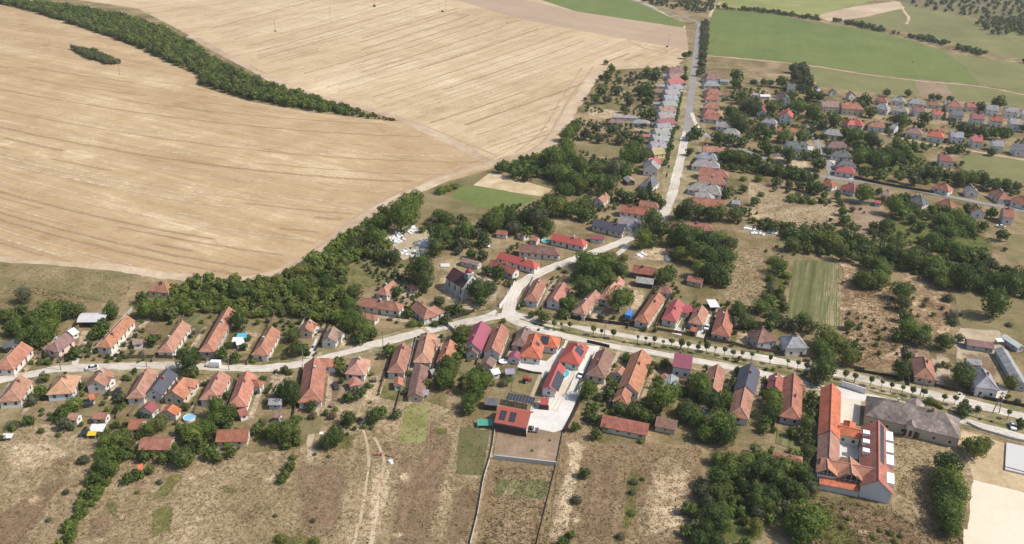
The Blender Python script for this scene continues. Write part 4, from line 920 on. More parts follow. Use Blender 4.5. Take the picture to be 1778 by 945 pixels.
m3 = volume(man, (1583, 736), (1584, 728), 3.6, 'gg', 'man', 'c', 4.6, 42, 0, 0)
m1['ref'] = 'the old manor'; m1['root'] = man; HOUSES.append(m1)
for k in range(3): MB().box(-.45, .45, -.05, .05, 0, 2.4).build('arched_door', MT['dark'], man, m1['M'] @ Matrix.Translation((-1.6 + k * 1.6, -7.05, 0.6)))

# ---------------------------------------------------------------- church
ch = empty('church', ground(798, 498)); cw = dict(A=(783, 470), B=(812, 492))
a, b = ground(790, 462, 10), ground(817, 478, 10); a.z = b.z = 0
v = volume_at(ch, (a + b) / 2, math.atan2((b - a).y, (b - a).x), (b - a).length + 2, 8.4, 'gg', 'dre', 'w', 5.4, 42, 0, 0, False, False)
v['roof'].color = (0.085, 0.04, 0.04, 1); CM = v['M']; l2 = v['l'] / 2
tag(ch, 'small pale church with dark brown roof and red-capped green turret', 'church'); v['ref'] = 'the church'; v['root'] = ch; HOUSES.append(v)
green = plain('pale_green_plaster', (0.46, 0.53, 0.47), 0.9)
def arch(w, h, y0, y1):
    m = MB(); pts = [(-w / 2, 0), (w / 2, 0), (w / 2, h - w / 2)] + [(w / 2 * math.cos(q), h - w / 2 + w / 2 * math.sin(q)) for q in [math.pi * k / 6 for k in range(1, 6)]] + [(-w / 2, h - w / 2)]
    return m.prism(pts, y0, y1, Matrix.Rotation(R(90), 4, 'X'))
ME_AW = arch(1.5, 3.1, -.02, .06).me(green, 'window'); ME_AP = arch(1.0, 2.5, .06, .1).me(MT['glass'], 'pane')
for s in (-1, 1):
    for k in range(3):
        Mw = CM @ Matrix.Translation(((k - 1) * l2 * .62, s * 3.84, 1.8)) @ (Matrix.Rotation(math.pi, 4, 'Z') if s > 0 else Matrix.Identity(4))
        o = link('window', ME_AW, ch, Mw); link('pane', ME_AP, o, Matrix.Translation((0, 0, .25)))
    for k in range(4):
        MB().add([(-.4, 0, 0), (.4, 0, 0), (.4, -1.3, 0), (-.4, -1.3, 0), (-.35, 0, 4.6), (.35, 0, 4.6), (.35, -.5, 3.2), (-.35, -.5, 3.2)], [(3, 2, 6, 7), (7, 6, 5, 4), (0, 3, 7, 4), (2, 1, 5, 6)]).build('buttress', green, ch, CM @ Matrix.Translation(((k - 1.5) * l2 * .62, s * 3.8, 0)) @ (Matrix.Rotation(math.pi, 4, 'Z') if s > 0 else Matrix.Identity(4)))
# gable parapet on the street end
g = MB(); hr = v['hr']
for s in (-1, 1): g.bar((l2 - .1, s * 4.3, 5.1), (l2 - .1, 0, hr + .55), .5, .9)
g.build('gable_parapet', MT['marble'], ch, CM)
tw = MB().box(-1.3, 1.3, -1.3, 1.3, 0, hr + 1.5).build('turret', plain('turret_green', (.24, .36, .27), .9), ch, CM @ Matrix.Translation((l2 - 2.2, 0, 0)))
MB().box(-1.45, 1.45, -1.45, 1.45, hr + 1.5, hr + 1.7).build('cornice', MT['marble'], tw)
for q in range(4):
    o = link('window', ME_AW, tw, Matrix.Rotation(q * math.pi / 2, 4, 'Z') @ Matrix.Translation((0, -1.32, hr - .9)) @ Matrix.Diagonal((.7, 1, .75, 1))); link('pane', ME_AP, o, Matrix.Translation((0, 0, .25)))
hz_ = hr + 1.7; prof = [(1.5, 0), (1.4, .5), (1.1, 1.0), (.7, 1.5), (.28, 2.0), (.1, 3.0)]; vs = []; fs = []
for r_, z in prof:
    for k in range(8): vs.append((r_ * math.cos(k * math.pi / 4 + .39), r_ * math.sin(k * math.pi / 4 + .39), hz_ + z))
for i in range(len(prof) - 1):
    for k in range(8): fs.append((i * 8 + k, i * 8 + (k + 1) % 8, i * 8 + 8 + (k + 1) % 8, i * 8 + 8 + k))
sp = link('cap', mesh(vs, fs, MT['sheet'], 'cap'), tw, None, (0.27, 0.04, 0.045))
MB().box(-.05, .05, -.05, .05, hz_ + 2.9, hz_ + 4.0).box(-.35, .35, -.05, .05, hz_ + 3.55, hz_ + 3.67).build('cross', MT['dark'], sp)

# ---------------------------------------------------------------- sheds and barns: same builder, low walls
SHED = '''
A 10 455 140 425 5 gg sla k
A 460 372 505 348 5.6 gg whi w
A 290 488 318 478 4.2 gg pnk p
A 905 432 975 425 4.4 gg pnk w
A 600 812 640 800 4 gg bor w
B -40 915 0 872 6.5 gg bor w
B 655 835 750 835 4.6 gg lgr g
B 428 442 485 430 3.6 gg whi t
C 115 245 188 262 5 gh or_ w
C 50 685 62 705 5 gh sal w
C 360 735 362 682 3.8 gg or_ w
C 478 800 515 597 6.6 gg bro t
C 520 775 570 775 4 gg lgr t
C 575 640 610 630 4 gg gry t
C 445 55 500 66 4 gg dre w
C 960 592 990 542 6 gg bro p
C 990 640 1045 625 4.4 gg whi w
C 955 830 1045 838 5 gg dgr k
Z4 150 272 178 228 6 gg mag w
Z4 80 380 160 378 4.4 gg gry g
D 678 655 712 612 5 gg sal w
D 1000 660 1015 690 3.4 gg or_ w
D 1115 205 1180 220 5.4 gg cri w
E 5 340 45 352 4.4 gg bor k
P 1195 478 1222 484 6 gg bri t
P 1105 480 1136 484 6.4 gg gry k
a 470 50 540 55 4.4 gg sal w
a 640 45 735 50 4.4 gg dor w
a 885 95 980 98 6.4 gg bri c
a 960 222 1175 222 7.4 gg bri t
a 935 405 975 395 3.6 gg bor w
b 300 170 520 165 7.4 gg bri c
b 440 30 500 10 5 gg bri w
b 700 50 740 58 3 gg pnk w
d 575 65 895 128 7.8 gg bri c
d 945 75 1090 105 6.6 gg bro t
e 560 312 720 345 5.4 gh dor t
F 790 425 975 452 6 gg pur g
F 1030 480 1180 730 5.6 gg gry g
F 785 560 890 570 5 gg lgr g
F 410 490 455 510 4 gg dor t
H 60 575 30 562 5 gh or_ w
H 95 590 140 600 5 gg or_ w
H 495 580 590 590 5 gg dre w
H 745 175 775 205 6 gg lgr k
J 280 340 340 348 6 gg gry g
M 640 470 820 478 5 gg gry w
M 630 500 720 506 7 gg pur b
M 810 500 870 504 8 hh gry w
M 790 560 905 572 5 gg yel w
M 785 595 905 605 5 gg or_ w
M 880 265 920 270 6 gg lgr w
M 930 300 1000 308 5 gg pnk w
M 930 355 1000 362 5 gg bro w
M 940 260 1005 264 5 gg gry w
M 920 380 980 384 5 gg lgr w
M 990 190 1030 194 6 gg lgr w
G 1035 548 1110 558 5 gg bri w
G 800 735 920 765 5 gg pnk w
I 210 318 270 320 7 gg bro w
I 200 225 265 232 6 gg gry w
I 420 320 460 322 5 gg gry c
I 470 330 540 332 5 gg whi w
I 180 590 240 596 6 gg bro t
L 165 345 205 350 4 gg red w
P 1745 580 1775 600 4 gg whi g
'''
near_of = {}
shed_list = []
for ln in SHED.strip().splitlines():
    s = ln.split(); t = s[0]; ax, ay, bx, by, w = map(float, s[1:6]); ends, rc, wc = s[6:9]
    v = volume(None, (ax, ay), (bx, by), w, ends, rc, wc, wh=2.3, pitch=30, windows=2 if wc != 'k' else 0, chim=0, caps=False, t=t, doors=False)
    v['root'].name = 'shed'; v.update(rc=rc); shed_list.append(v)
    if wc == 'k': MB().box(-v['l'] * .4, v['l'] * .4, -.04, 0, 0, 1.9).build('opening', MT['dark'], v['root'], v['M'] @ Matrix.Translation((0, -w / 2 + .36, 0)))
# an open barn on posts behind the lane
bp = ground(*px('A', 640, 275), 3); ob = empty('open_barn', (bp.x, bp.y, 0), 0.1); tag(ob, 'open hay barn with pale curved metal roof beside dark trees', 'barn')
vs = []; fs = []
for k in range(7):
    q = math.pi * (k / 6 - .5) * .55
    for x in (-5, 5): vs.append((x, 3.6 * math.sin(q) / math.sin(math.pi * .275), 2.6 + 3.2 * (math.cos(q) - .65)))
for k in range(6): fs.append((2 * k, 2 * k + 1, 2 * k + 3, 2 * k + 2))
vv, ff = shell(vs, fs, .1); link('roof', mesh(vv, ff, MT['sheet'], 'roof'), ob, None, (.5, .48, .48))
for x in (-4.6, 0, 4.6):
    for y in (-3.3, 3.3): MB().box(-.12, .12, -.12, .12, 0, 2.7).build('post', MT['wood'], ob, Matrix.Translation((x, y, 0)))
MB().box(-4.8, 4.8, 3.3, 3.4, 0, 2.5).build('back_boarding', MT['dark'], ob)

NUMW = {2: 'two', 3: 'three', 4: 'four', 5: 'five', 6: 'six', 7: 'seven', 8: 'eight', 9: 'nine'}
def near_ref(p, lim=45):
    """the nearest house to a point and how the point lies to it"""
    v = min(HOUSES, key=lambda v: (v['c'].to_2d() - Vector(p).to_2d()).length); d = Vector(p).to_2d() - v['c'].to_2d()
    rel = ('right of' if d.x > 0 else 'left of') if abs(d.x) > abs(d.y) else ('behind' if d.y > 0 else 'before')
    return rel, v['ref']
def label_all(items):
    """items: (object, position, look, category, group); adds an ordinal where several share one description"""
    by = {}
    for it in items:
        rel, ref = near_ref(it[1]); key = f"{it[2]} {rel} {ref}"; by.setdefault(key, []).append(it)
    for key, its in by.items():
        its.sort(key=lambda it: (it[1][0]))
        if len(key.split()) > 16: key = key.replace(' from the crossroads', '').replace(' from the hill road', '').replace(' going uphill', '')
        for k, it in enumerate(its):
            lab = key if len(its) == 1 else f"{key}, {ORD[k]} of {NUMW.get(len(its), 'many')}"
            if len(lab.split()) > 16: lab = lab.replace(' from the crossroads', '').replace(' from the hill road', '').replace(' going uphill', '')
            tag(it[0], lab, it[3], it[4])
label_all([(v['root'], v['c'], ROOF[v['rc']][1] + ' shed', 'shed', 'sheds behind the houses') for v in shed_list])
# ---------------------------------------------------------------- trees
def crown_np(seed, lobes, leaves, flat=0.85, leaf=0.085, conic=0.0, spread=0.62, lr=(0.26, 0.46)):
    """leaf quads over the lobes of a crown of radius 1 whose centre is the origin; returns verts, quads"""
    r = np.random.default_rng(seed); C = []; Rd = []
    for k in range(lobes):
        th = 2.399963 * k + r.uniform(-.4, .4); z = 1 - 2 * (k + .5) / lobes; q = math.sqrt(max(0, 1 - z * z)); rad = r.uniform(lr[0], lr[1]); s = spread * r.uniform(.75, 1.15)
        if conic: q *= (1 - conic * (z + 1) / 2)
        C.append((q * math.cos(th) * s, q * math.sin(th) * s, z * s * flat)); Rd.append(rad * (1 - conic * 0.5 * (z + 1) / 2))
    C = np.array(C); Rd = np.array(Rd); V = []
    per = leaves // lobes
    for k in range(lobes):
        n = int(per * (Rd[k] / .36) ** 2); d = r.normal(size=(n, 3)); d /= np.linalg.norm(d, axis=1)[:, None]
        p = C[k] + d * Rd[k] * r.uniform(.82, 1.1, (n, 1))
        inside = np.zeros(n, bool)
        for j in range(lobes):
            if j != k: inside |= np.linalg.norm(p - C[j], axis=1) < Rd[j] * .72
        inside |= (np.linalg.norm(p, axis=1) < .35)
        p, d = p[~inside], d[~inside]; n = len(p)
        nn = d + r.normal(size=(n, 3)) * .42 + np.array((0, 0, .25)); nn /= np.linalg.norm(nn, axis=1)[:, None]
        t = np.cross(nn, r.normal(size=(n, 3))); t /= np.linalg.norm(t, axis=1)[:, None]; b = np.cross(nn, t)
        s = leaf * r.uniform(.65, 1.35, (n, 1)); w = s * r.uniform(.55, 1.0, (n, 1))
        V.append(np.stack([p - t * s, p - b * w + nn * s * .15, p + t * s, p + b * w - nn * s * .1], 1))
    V = np.concatenate(V).reshape(-1, 3); Q = np.arange(len(V)).reshape(-1, 4)
    # inner foliage mass
    u, v_ = (10, 6) if leaves > 1000 else ((8, 5) if leaves > 200 else (6, 4)); cv = []; cq = []
    for i in range(v_ + 1):
        for j in range(u):
            ph = math.pi * i / v_; th = 2 * math.pi * j / u; rr = .6 * r.uniform(.85, 1.1); q = math.sin(ph) * (1 - conic * (math.cos(ph) + 1) / 2)
            cv.append((rr * q * math.cos(th), rr * q * math.sin(th), rr * math.cos(ph) * flat * 1.05))
    for i in range(v_):
        for j in range(u): cq.append((i * u + j, (i + 1) * u + j, (i + 1) * u + (j + 1) % u, i * u + (j + 1) % u))
    Q = np.concatenate([Q, np.array(cq) + len(V)]); V = np.concatenate([V, np.array(cv)])
    return V, Q
def trunk_me(seed, crown_z, conic=False):
    r = random.Random(seed); m = MB(); m.tube([(0, 0, -.15), (.01, .0, crown_z * .35), (.03, .01, crown_z * .75), (.02, .03, crown_z * 1.1)], [.1, .075, .06, .035], 7)
    if not conic:
        for k in range(5):
            a = k * 1.3 + r.uniform(-.3, .3); z = crown_z * r.uniform(.5, .85)
            m.tube([(0.02, .01, z), (.22 * math.cos(a), .22 * math.sin(a), z + .22), (.5 * math.cos(a), .5 * math.sin(a), z + .5)], [.045, .032, .015], 5)
    return m.me(MT['bark'], 'trunk')
HI = [crown_np(s, lb, 4600, fl, .056, 0, sp, lr) for s, lb, fl, sp, lr in ((1, 38, .85, .72, (.16, .36)), (2, 48, .95, .74, (.15, .32)), (3, 30, .8, .68, (.18, .42)), (4, 56, .9, .76, (.13, .3)), (5, 42, 1.05, .7, (.16, .34)), (6, 26, .75, .66, (.2, .44)))]
LT = [crown_np(s, 9, 95, .8, .27, 0, .6, (.28, .48)) for s in (15, 16, 17, 18)]
LO = [crown_np(s, 14, 330, .8, .165, 0, .66, (.22, .44)) for s in (11, 12, 13, 14)]
CON = [crown_np(s, 26, 2200, 1.9, .075, .85, .6, (.2, .34)) for s in (21, 22)]
SHR = [crown_np(s, 22, 2000, .62, .065, 0, .68, (.18, .38)) for s in (31, 32, 33)]
LOL = crown_np(41, 9, 420, .85, .14, 0, .5, (.35, .5))
CZ = 1.05          # crown centre above ground, in crown radii
ME_CR = {}
def crown_mesh(kind, k, col):
    key = (kind, k, col)
    if key not in ME_CR:
        V, Q = {'t': HI, 'c': CON, 's': SHR, 'l': [LOL]}[kind][k]; ME_CR[key] = mesh_np(V, Q, LEAF[col], 'crown')
    return ME_CR[key]
ME_TR = [trunk_me(k, CZ) for k in range(4)]; ME_TRC = trunk_me(9, 1.5, True)
ME_TRL = MB().tube([(0, 0, -.1), (0, 0, 1.1), (0.02, 0, 2.5)], [.1, .08, .05], 6).me(MT['bark'], 'trunk')
# explicit trees, per tile: cx cy r kind, as seen; kinds m d y g b tree colours, c conifer, sX shrub of colour X
T_DATA = '''
A 165,130,55,m 40,260,50,m 150,230,45,d 90,290,50,m 230,330,75,m 350,250,90,m 440,230,70,d 180,400,70,m 280,400,80,m 350,350,60,m 240,440,50,d 540,230,55,d 130,360,60,m 60,360,45,y 760,250,55,d 700,320,50,d 690,370,50,m 640,400,40,m 515,520,48,d 590,500,35,sy 970,145,45,d 990,220,70,m 1080,190,60,m 1040,430,45,d 1150,250,50,d 1120,230,40,m 285,580,40,sd 330,590,30,sd 300,690,35,m 270,790,48,m 220,840,42,d 300,800,40,d 500,870,60,m 430,920,50,m 855,690,22,d 830,830,40,d 800,900,30,d 560,745,28,d 20,640,40,sd
B 445,310,60,d 400,290,30,d 380,470,30,d 485,480,28,d 515,420,25,d 335,525,46,m 420,550,40,m 150,510,32,d 110,590,75,d 130,660,48,d 820,400,52,d 850,500,52,d 900,490,38,m 550,570,36,sm 620,700,25,m 765,635,28,m 800,800,78,d 740,780,50,m 860,830,40,d 1130,590,48,m 1150,640,40,m 950,880,45,d 300,905,75,m 380,930,60,m 370,810,32,d 450,400,30,sd
a 430,60,50,m 440,120,48,d 400,200,25,sd 480,30,40,m 280,170,30,sd 190,95,40,d 90,130,48,sg 20,220,30,sd 720,230,52,m 800,220,58,m 870,200,40,d 860,260,38,y 1010,160,58,y 750,340,50,m 700,420,58,d 760,430,58,m 665,490,48,m 830,340,45,d 990,340,48,d 1110,350,45,d 870,490,42,m 940,470,40,m 1020,430,40,m 625,590,42,m 590,670,32,sm 480,820,45,sy 450,900,40,sm 520,760,28,sg 450,590,28,sg 570,370,48,sg 330,780,25,sg 1100,120,55,d 1090,520,30,sg 940,590,20,sm
b 70,350,78,d 10,330,48,d 130,180,78,m 220,150,68,m 60,160,50,m 300,70,68,m 370,100,50,d 260,320,50,d 310,350,40,d 390,310,42,y 570,150,45,m 610,110,30,d 700,180,68,m 780,180,78,d 830,200,50,d 840,90,38,d 800,410,40,y 770,460,38,y 745,505,30,m 820,350,30,sy 1050,240,58,d 1110,220,58,d 970,330,18,sg 1065,345,18,sg 740,905,48,sy 975,925,40,sy 960,785,24,sg 700,750,20,sg 1090,60,30,b 960,60,30,b
c 20,80,58,d 190,70,58,d 240,40,48,m 350,50,38,m 840,15,50,m
C 60,290,78,m 140,370,66,m 20,340,56,m 180,390,46,d 90,420,48,d 350,100,45,d 60,110,62,d 20,180,55,m 430,250,36,d 460,320,44,sy 610,325,38,sd 680,290,40,d 760,220,46,d 700,230,36,d 820,240,38,sd 640,170,48,sd 900,105,75,d 870,60,55,d 985,75,58,d 930,160,48,d 300,505,48,m 800,380,62,y 850,360,36,sy 770,410,48,m 820,450,46,m 790,500,48,m 700,590,58,d 760,560,48,m 680,690,78,m 720,640,58,m 650,720,48,d 920,650,48,d 880,730,76,m 960,710,56,m 850,845,64,m 910,800,50,m 110,790,38,d 60,800,46,m 20,820,40,m 550,740,36,y 1080,730,40,sg 1110,700,40,sm
D 90,260,26,m 175,275,48,y 320,180,48,m 300,250,38,d 360,170,52,m 450,80,78,d 520,60,68,d 580,30,60,m 690,165,82,m 760,150,40,m 470,270,28,sm 30,190,28,sd 560,270,24,sg 285,425,20,sm 475,780,66,m 760,560,34,m 740,540,28,m 650,740,42,m 620,800,48,m 690,880,40,m 600,840,28,sm 880,640,40,d 945,700,55,c 960,610,25,d 1000,590,36,d 985,840,98,m 1050,800,58,m 900,880,58,d 800,880,44,b 1150,900,58,d 1140,780,38,d 845,690,26,d
d 390,140,36,m 515,80,42,d 530,190,42,d 580,150,30,d 700,20,42,m 800,30,56,d 870,60,46,m 920,90,34,y 840,240,30,sy 455,455,42,d 395,640,48,sg 355,880,36,m 300,930,40,d 790,520,34,sg 775,730,34,sm 700,890,38,sg 850,500,22,sy 1150,700,48,m 1150,850,46,m 1160,60,58,d 1120,30,48,m 780,590,30,sg 95,305,12,sm 215,235,10,sb
E 230,30,48,d 130,10,38,y 320,260,66,d 300,310,48,d 370,300,56,d 420,330,38,d 480,200,56,m 530,170,48,m 560,290,56,d 540,330,48,d 620,300,48,d 700,330,48,d 760,310,56,d 830,340,48,d 640,210,34,y 620,140,28,sy 655,40,26,sy 610,100,30,d 930,420,76,y 1000,460,56,y 880,480,58,m 930,520,58,m 1080,560,58,y 1060,470,48,m 900,650,84,d 930,610,58,d 860,710,48,d 1080,330,38,m 1150,20,38,y 60,750,80,m 100,800,68,d 30,700,46,m 230,850,56,m 270,830,38,m 320,640,28,d 290,720,38,d 110,620,22,c 560,840,66,m 520,800,38,m 600,820,38,m 570,910,56,m 830,820,48,d 850,880,46,d 150,880,66,d 40,930,50,m 240,770,30,d
e 200,120,105,m 240,200,78,d 110,180,66,m 50,100,58,m 60,200,48,d 500,100,46,m 540,50,56,d 490,150,38,y 790,130,56,d 830,60,46,d 780,200,48,d 690,180,38,m 800,310,56,d 830,260,38,d 180,350,58,m 260,360,58,m 380,360,58,m 350,420,76,d 280,430,66,m 500,350,58,m 560,440,78,d 480,450,76,d 640,420,76,m 580,500,66,d 740,450,66,m 800,500,56,d 180,500,76,d 120,540,58,g 230,560,58,d 180,620,66,d 120,640,58,g 150,740,86,d 90,760,58,g 220,720,66,m 210,820,66,d 100,850,58,d 320,640,48,sy 330,720,46,m 460,580,66,d 540,600,76,d 440,660,66,d 520,690,58,d 660,570,66,d 740,600,58,d 440,830,52,y 370,780,36,y 60,920,66,d 160,920,58,d 370,940,46,m 800,790,125,m 720,720,76,m 870,760,88,m 760,870,86,m 690,830,66,m 40,580,36,sg 10,690,38,m 650,690,46,m 1040,830,28,sy 880,670,18,sy 970,690,16,sy 1040,700,18,sy 1080,770,24,sy
F 100,30,56,y 200,20,66,m 340,100,66,m 360,180,56,m 390,80,46,m 370,270,46,y 380,330,56,m 420,380,66,m 480,410,66,d 500,370,46,m 330,400,46,m 640,440,66,d 700,260,46,sg 660,150,46,sg 700,310,42,sg 985,200,92,m 630,30,58,m 800,40,66,m 880,40,58,d 1000,50,66,d 1100,60,76,d 940,90,46,d 740,420,36,d 400,540,32,m 350,640,64,d 770,670,84,d 600,610,28,sg 1095,720,55,y 1080,330,28,sg 1140,850,28,sd 780,900,46,d 590,870,40,sy 540,850,40,sm 30,540,50,y 20,470,40,m
f 660,400,85,d 640,480,85,d 680,540,92,m 650,620,92,d 690,690,92,m 670,760,84,m 690,830,66,m 730,610,72,m 620,560,66,d 860,290,76,y 910,270,52,y 800,260,48,y 770,40,46,d 1165,120,38,d 200,850,26,sy 270,870,28,sy 340,890,22,sy 160,900,26,sy 300,920,30,sy 960,105,14,sd
G 60,640,58,d 120,610,54,b 190,600,66,m 240,500,58,m 250,410,38,m 380,480,86,m 420,380,76,m 480,350,58,m 450,440,66,m 340,420,58,m 200,690,48,d 330,740,58,d 260,730,46,d 170,700,46,d 650,280,46,sm 740,250,38,sm 700,265,38,sm 520,820,92,d 540,900,66,d 640,440,58,m 600,480,38,d 700,480,56,d 800,470,38,g 650,580,88,d 620,660,66,d 740,560,48,m 820,560,56,m 790,640,46,d 940,610,48,d 860,710,38,d 940,720,42,d 1050,440,86,m 1020,500,66,d 1130,460,76,d 1150,530,56,d 970,820,38,d 1040,830,46,d 1060,120,42,d 1150,150,46,d 1170,120,38,m 890,560,44,g 770,690,30,g 840,640,30,g 530,315,8,sd
H 250,80,66,m 340,30,58,m 230,130,46,d 60,170,46,d 310,170,66,m 370,200,56,m 300,260,66,d 430,240,58,y 480,230,46,m 560,240,56,m 620,240,56,d 420,120,56,d 560,130,56,d 660,140,56,g 720,150,46,d 780,40,58,m 840,30,46,m 200,350,56,m 280,380,76,y 360,400,66,m 150,390,46,m 440,370,56,m 460,440,48,d 60,470,66,d 130,480,76,g 200,520,56,d 60,560,46,d 170,570,38,d 700,300,46,d 760,320,46,d 850,310,56,d 900,240,44,c 930,330,46,d 980,370,36,d 920,490,82,d 960,530,76,d 880,540,58,d 850,620,58,m 920,620,46,m 450,740,66,m 520,760,86,m 600,780,76,m 480,830,76,m 580,860,66,m 690,830,66,d 640,900,56,m 400,860,46,d 320,830,28,sd 280,810,22,sd 1150,420,66,d 1100,430,46,d 1110,590,76,m 1060,620,46,m 1150,650,76,d 1110,700,56,m 1000,860,62,m 1040,830,46,m 720,740,36,sy 650,720,34,sy 520,45,22,c 600,50,22,c 1015,165,16,c 1030,100,16,c
J 60,420,56,d 130,440,56,d 200,430,56,d 300,440,56,d 350,420,38,d 260,280,46,d 360,265,34,d 230,310,28,d 40,600,70,m 110,640,72,d 190,610,62,m 260,640,60,d 60,720,70,d 140,740,76,m 220,740,70,d 270,720,56,m 60,820,60,m 130,850,66,d 210,840,60,d 250,800,50,m 150,880,38,y 440,350,34,m 690,335,46,sm 760,345,40,sm 830,355,34,sm 900,350,34,sm 480,305,30,sm 590,215,36,d 670,235,30,g 740,240,36,d 820,250,46,d 870,260,46,d 460,200,36,sm 360,195,34,sm 870,600,60,y 960,640,62,y 800,610,44,m 690,640,56,d 690,580,40,m 600,790,60,m 540,880,40,sy 1050,480,40,m 1040,420,34,m 1020,365,24,d 670,30,52,d 760,-20,40,d 880,100,46,m 660,860,40,sy 560,760,40,sm
L 90,300,66,m 190,280,26,d 370,330,46,d 290,390,60,m 350,430,50,m 240,520,52,m 420,470,40,m 480,520,44,m 640,470,66,m 720,450,62,m 800,500,56,m 690,560,56,m 620,560,46,m 570,640,60,m 660,640,52,m 800,400,44,d 960,430,40,m 900,520,40,m 1040,580,46,d 180,780,60,d 100,680,60,d 60,870,42,y 130,880,46,y 330,640,52,y 500,670,44,d 270,700,56,d 350,720,52,d 230,820,60,m 140,900,56,d 420,770,60,d 560,790,66,m 640,860,66,m 540,850,50,d 760,880,76,d 860,860,76,d 960,780,50,d 1000,880,66,d 1100,880,70,d 720,700,52,m 820,720,50,m 900,720,50,m 560,160,50,d 660,170,40,d 740,200,56,d 820,200,52,m 900,200,56,d 980,240,46,d 1060,240,44,d 1130,250,38,d 430,200,44,g 330,180,40,d 200,170,46,d 90,150,46,d 190,80,70,m 60,60,60,m 300,50,56,d 380,40,46,d 250,20,46,d
M 640,150,28,m 610,200,34,m 570,300,42,m 530,360,34,m 600,360,34,g 680,300,36,g 690,230,26,sg 770,230,36,sg 820,210,26,sg 890,180,40,m 930,210,46,d 940,170,30,m 880,290,50,d 900,330,42,d 830,300,40,m 760,370,36,g 880,380,40,d 900,460,46,d 860,470,38,d 720,430,28,d 1000,155,28,d 1140,215,26,d 1125,290,16,d 1130,260,18,d 370,560,52,m 330,600,52,m 400,530,40,m 330,680,58,m 240,760,58,m 290,740,40,d 460,600,40,g 530,560,36,g 640,570,44,d 730,610,44,d 700,640,36,g 560,630,36,g 820,640,46,d 780,720,66,m 840,740,52,d 740,760,52,d 1140,60,26,d 1170,50,20,d 1090,555,16,d 1180,610,38,d 1020,700,24,d 1050,690,20,d 600,110,18,d 1170,720,30,d
I 310,200,46,d 310,255,34,m 430,245,30,sd 500,245,30,d 545,250,24,d 620,240,44,m 700,150,34,g 770,160,40,g 720,200,36,g 790,230,46,g 370,400,56,d 420,420,56,d 350,350,46,d 270,450,56,d 320,500,66,d 340,540,52,d 560,420,46,m 600,400,30,d 690,330,34,d 740,410,52,m 840,430,56,y 860,480,46,m 830,330,46,d 880,340,40,d 190,620,60,d 260,640,50,m 350,650,40,d 480,560,46,d 520,600,40,d 640,610,52,m 760,620,50,m 500,680,46,d 540,710,40,d 680,720,60,c 590,700,32,d 780,740,40,d 850,740,40,d 880,800,50,m 930,720,34,m 980,510,56,y 900,530,40,m 1060,590,40,d 1120,620,56,m 1150,690,50,m 40,590,46,d 330,760,60,d 240,750,50,m 430,780,50,m 520,830,50,m 600,850,40,m 700,870,44,m 780,880,40,d 20,800,30,d 1150,770,30,d 80,60,26,g 60,180,26,g 70,120,26,g
K 100,370,46,d 60,400,40,d 245,318,28,d 390,320,26,d 140,450,40,d 340,520,52,d 310,500,40,d 510,490,46,d 480,540,30,d 640,410,26,c 640,460,26,c 550,345,26,d 600,350,26,d 680,360,26,d 890,415,36,d 1010,375,50,d 900,590,46,d 820,570,46,m 760,560,46,d 980,590,50,m 1060,600,46,m 500,690,34,m 430,690,34,m 740,700,36,d 680,710,30,d 960,720,30,d 50,680,50,d 130,640,56,d 180,660,40,d 330,690,46,m 260,720,46,m 290,770,46,d 380,720,40,m 180,780,66,m 420,110,6,sd 1180,560,30,d
'''
TREES = []
for ln in T_DATA.strip().splitlines():
    s = ln.split()
    for q in s[1:]:
        x, y, r, k = q.split(','); TREES.append((s[0], float(x), float(y), float(r), k))
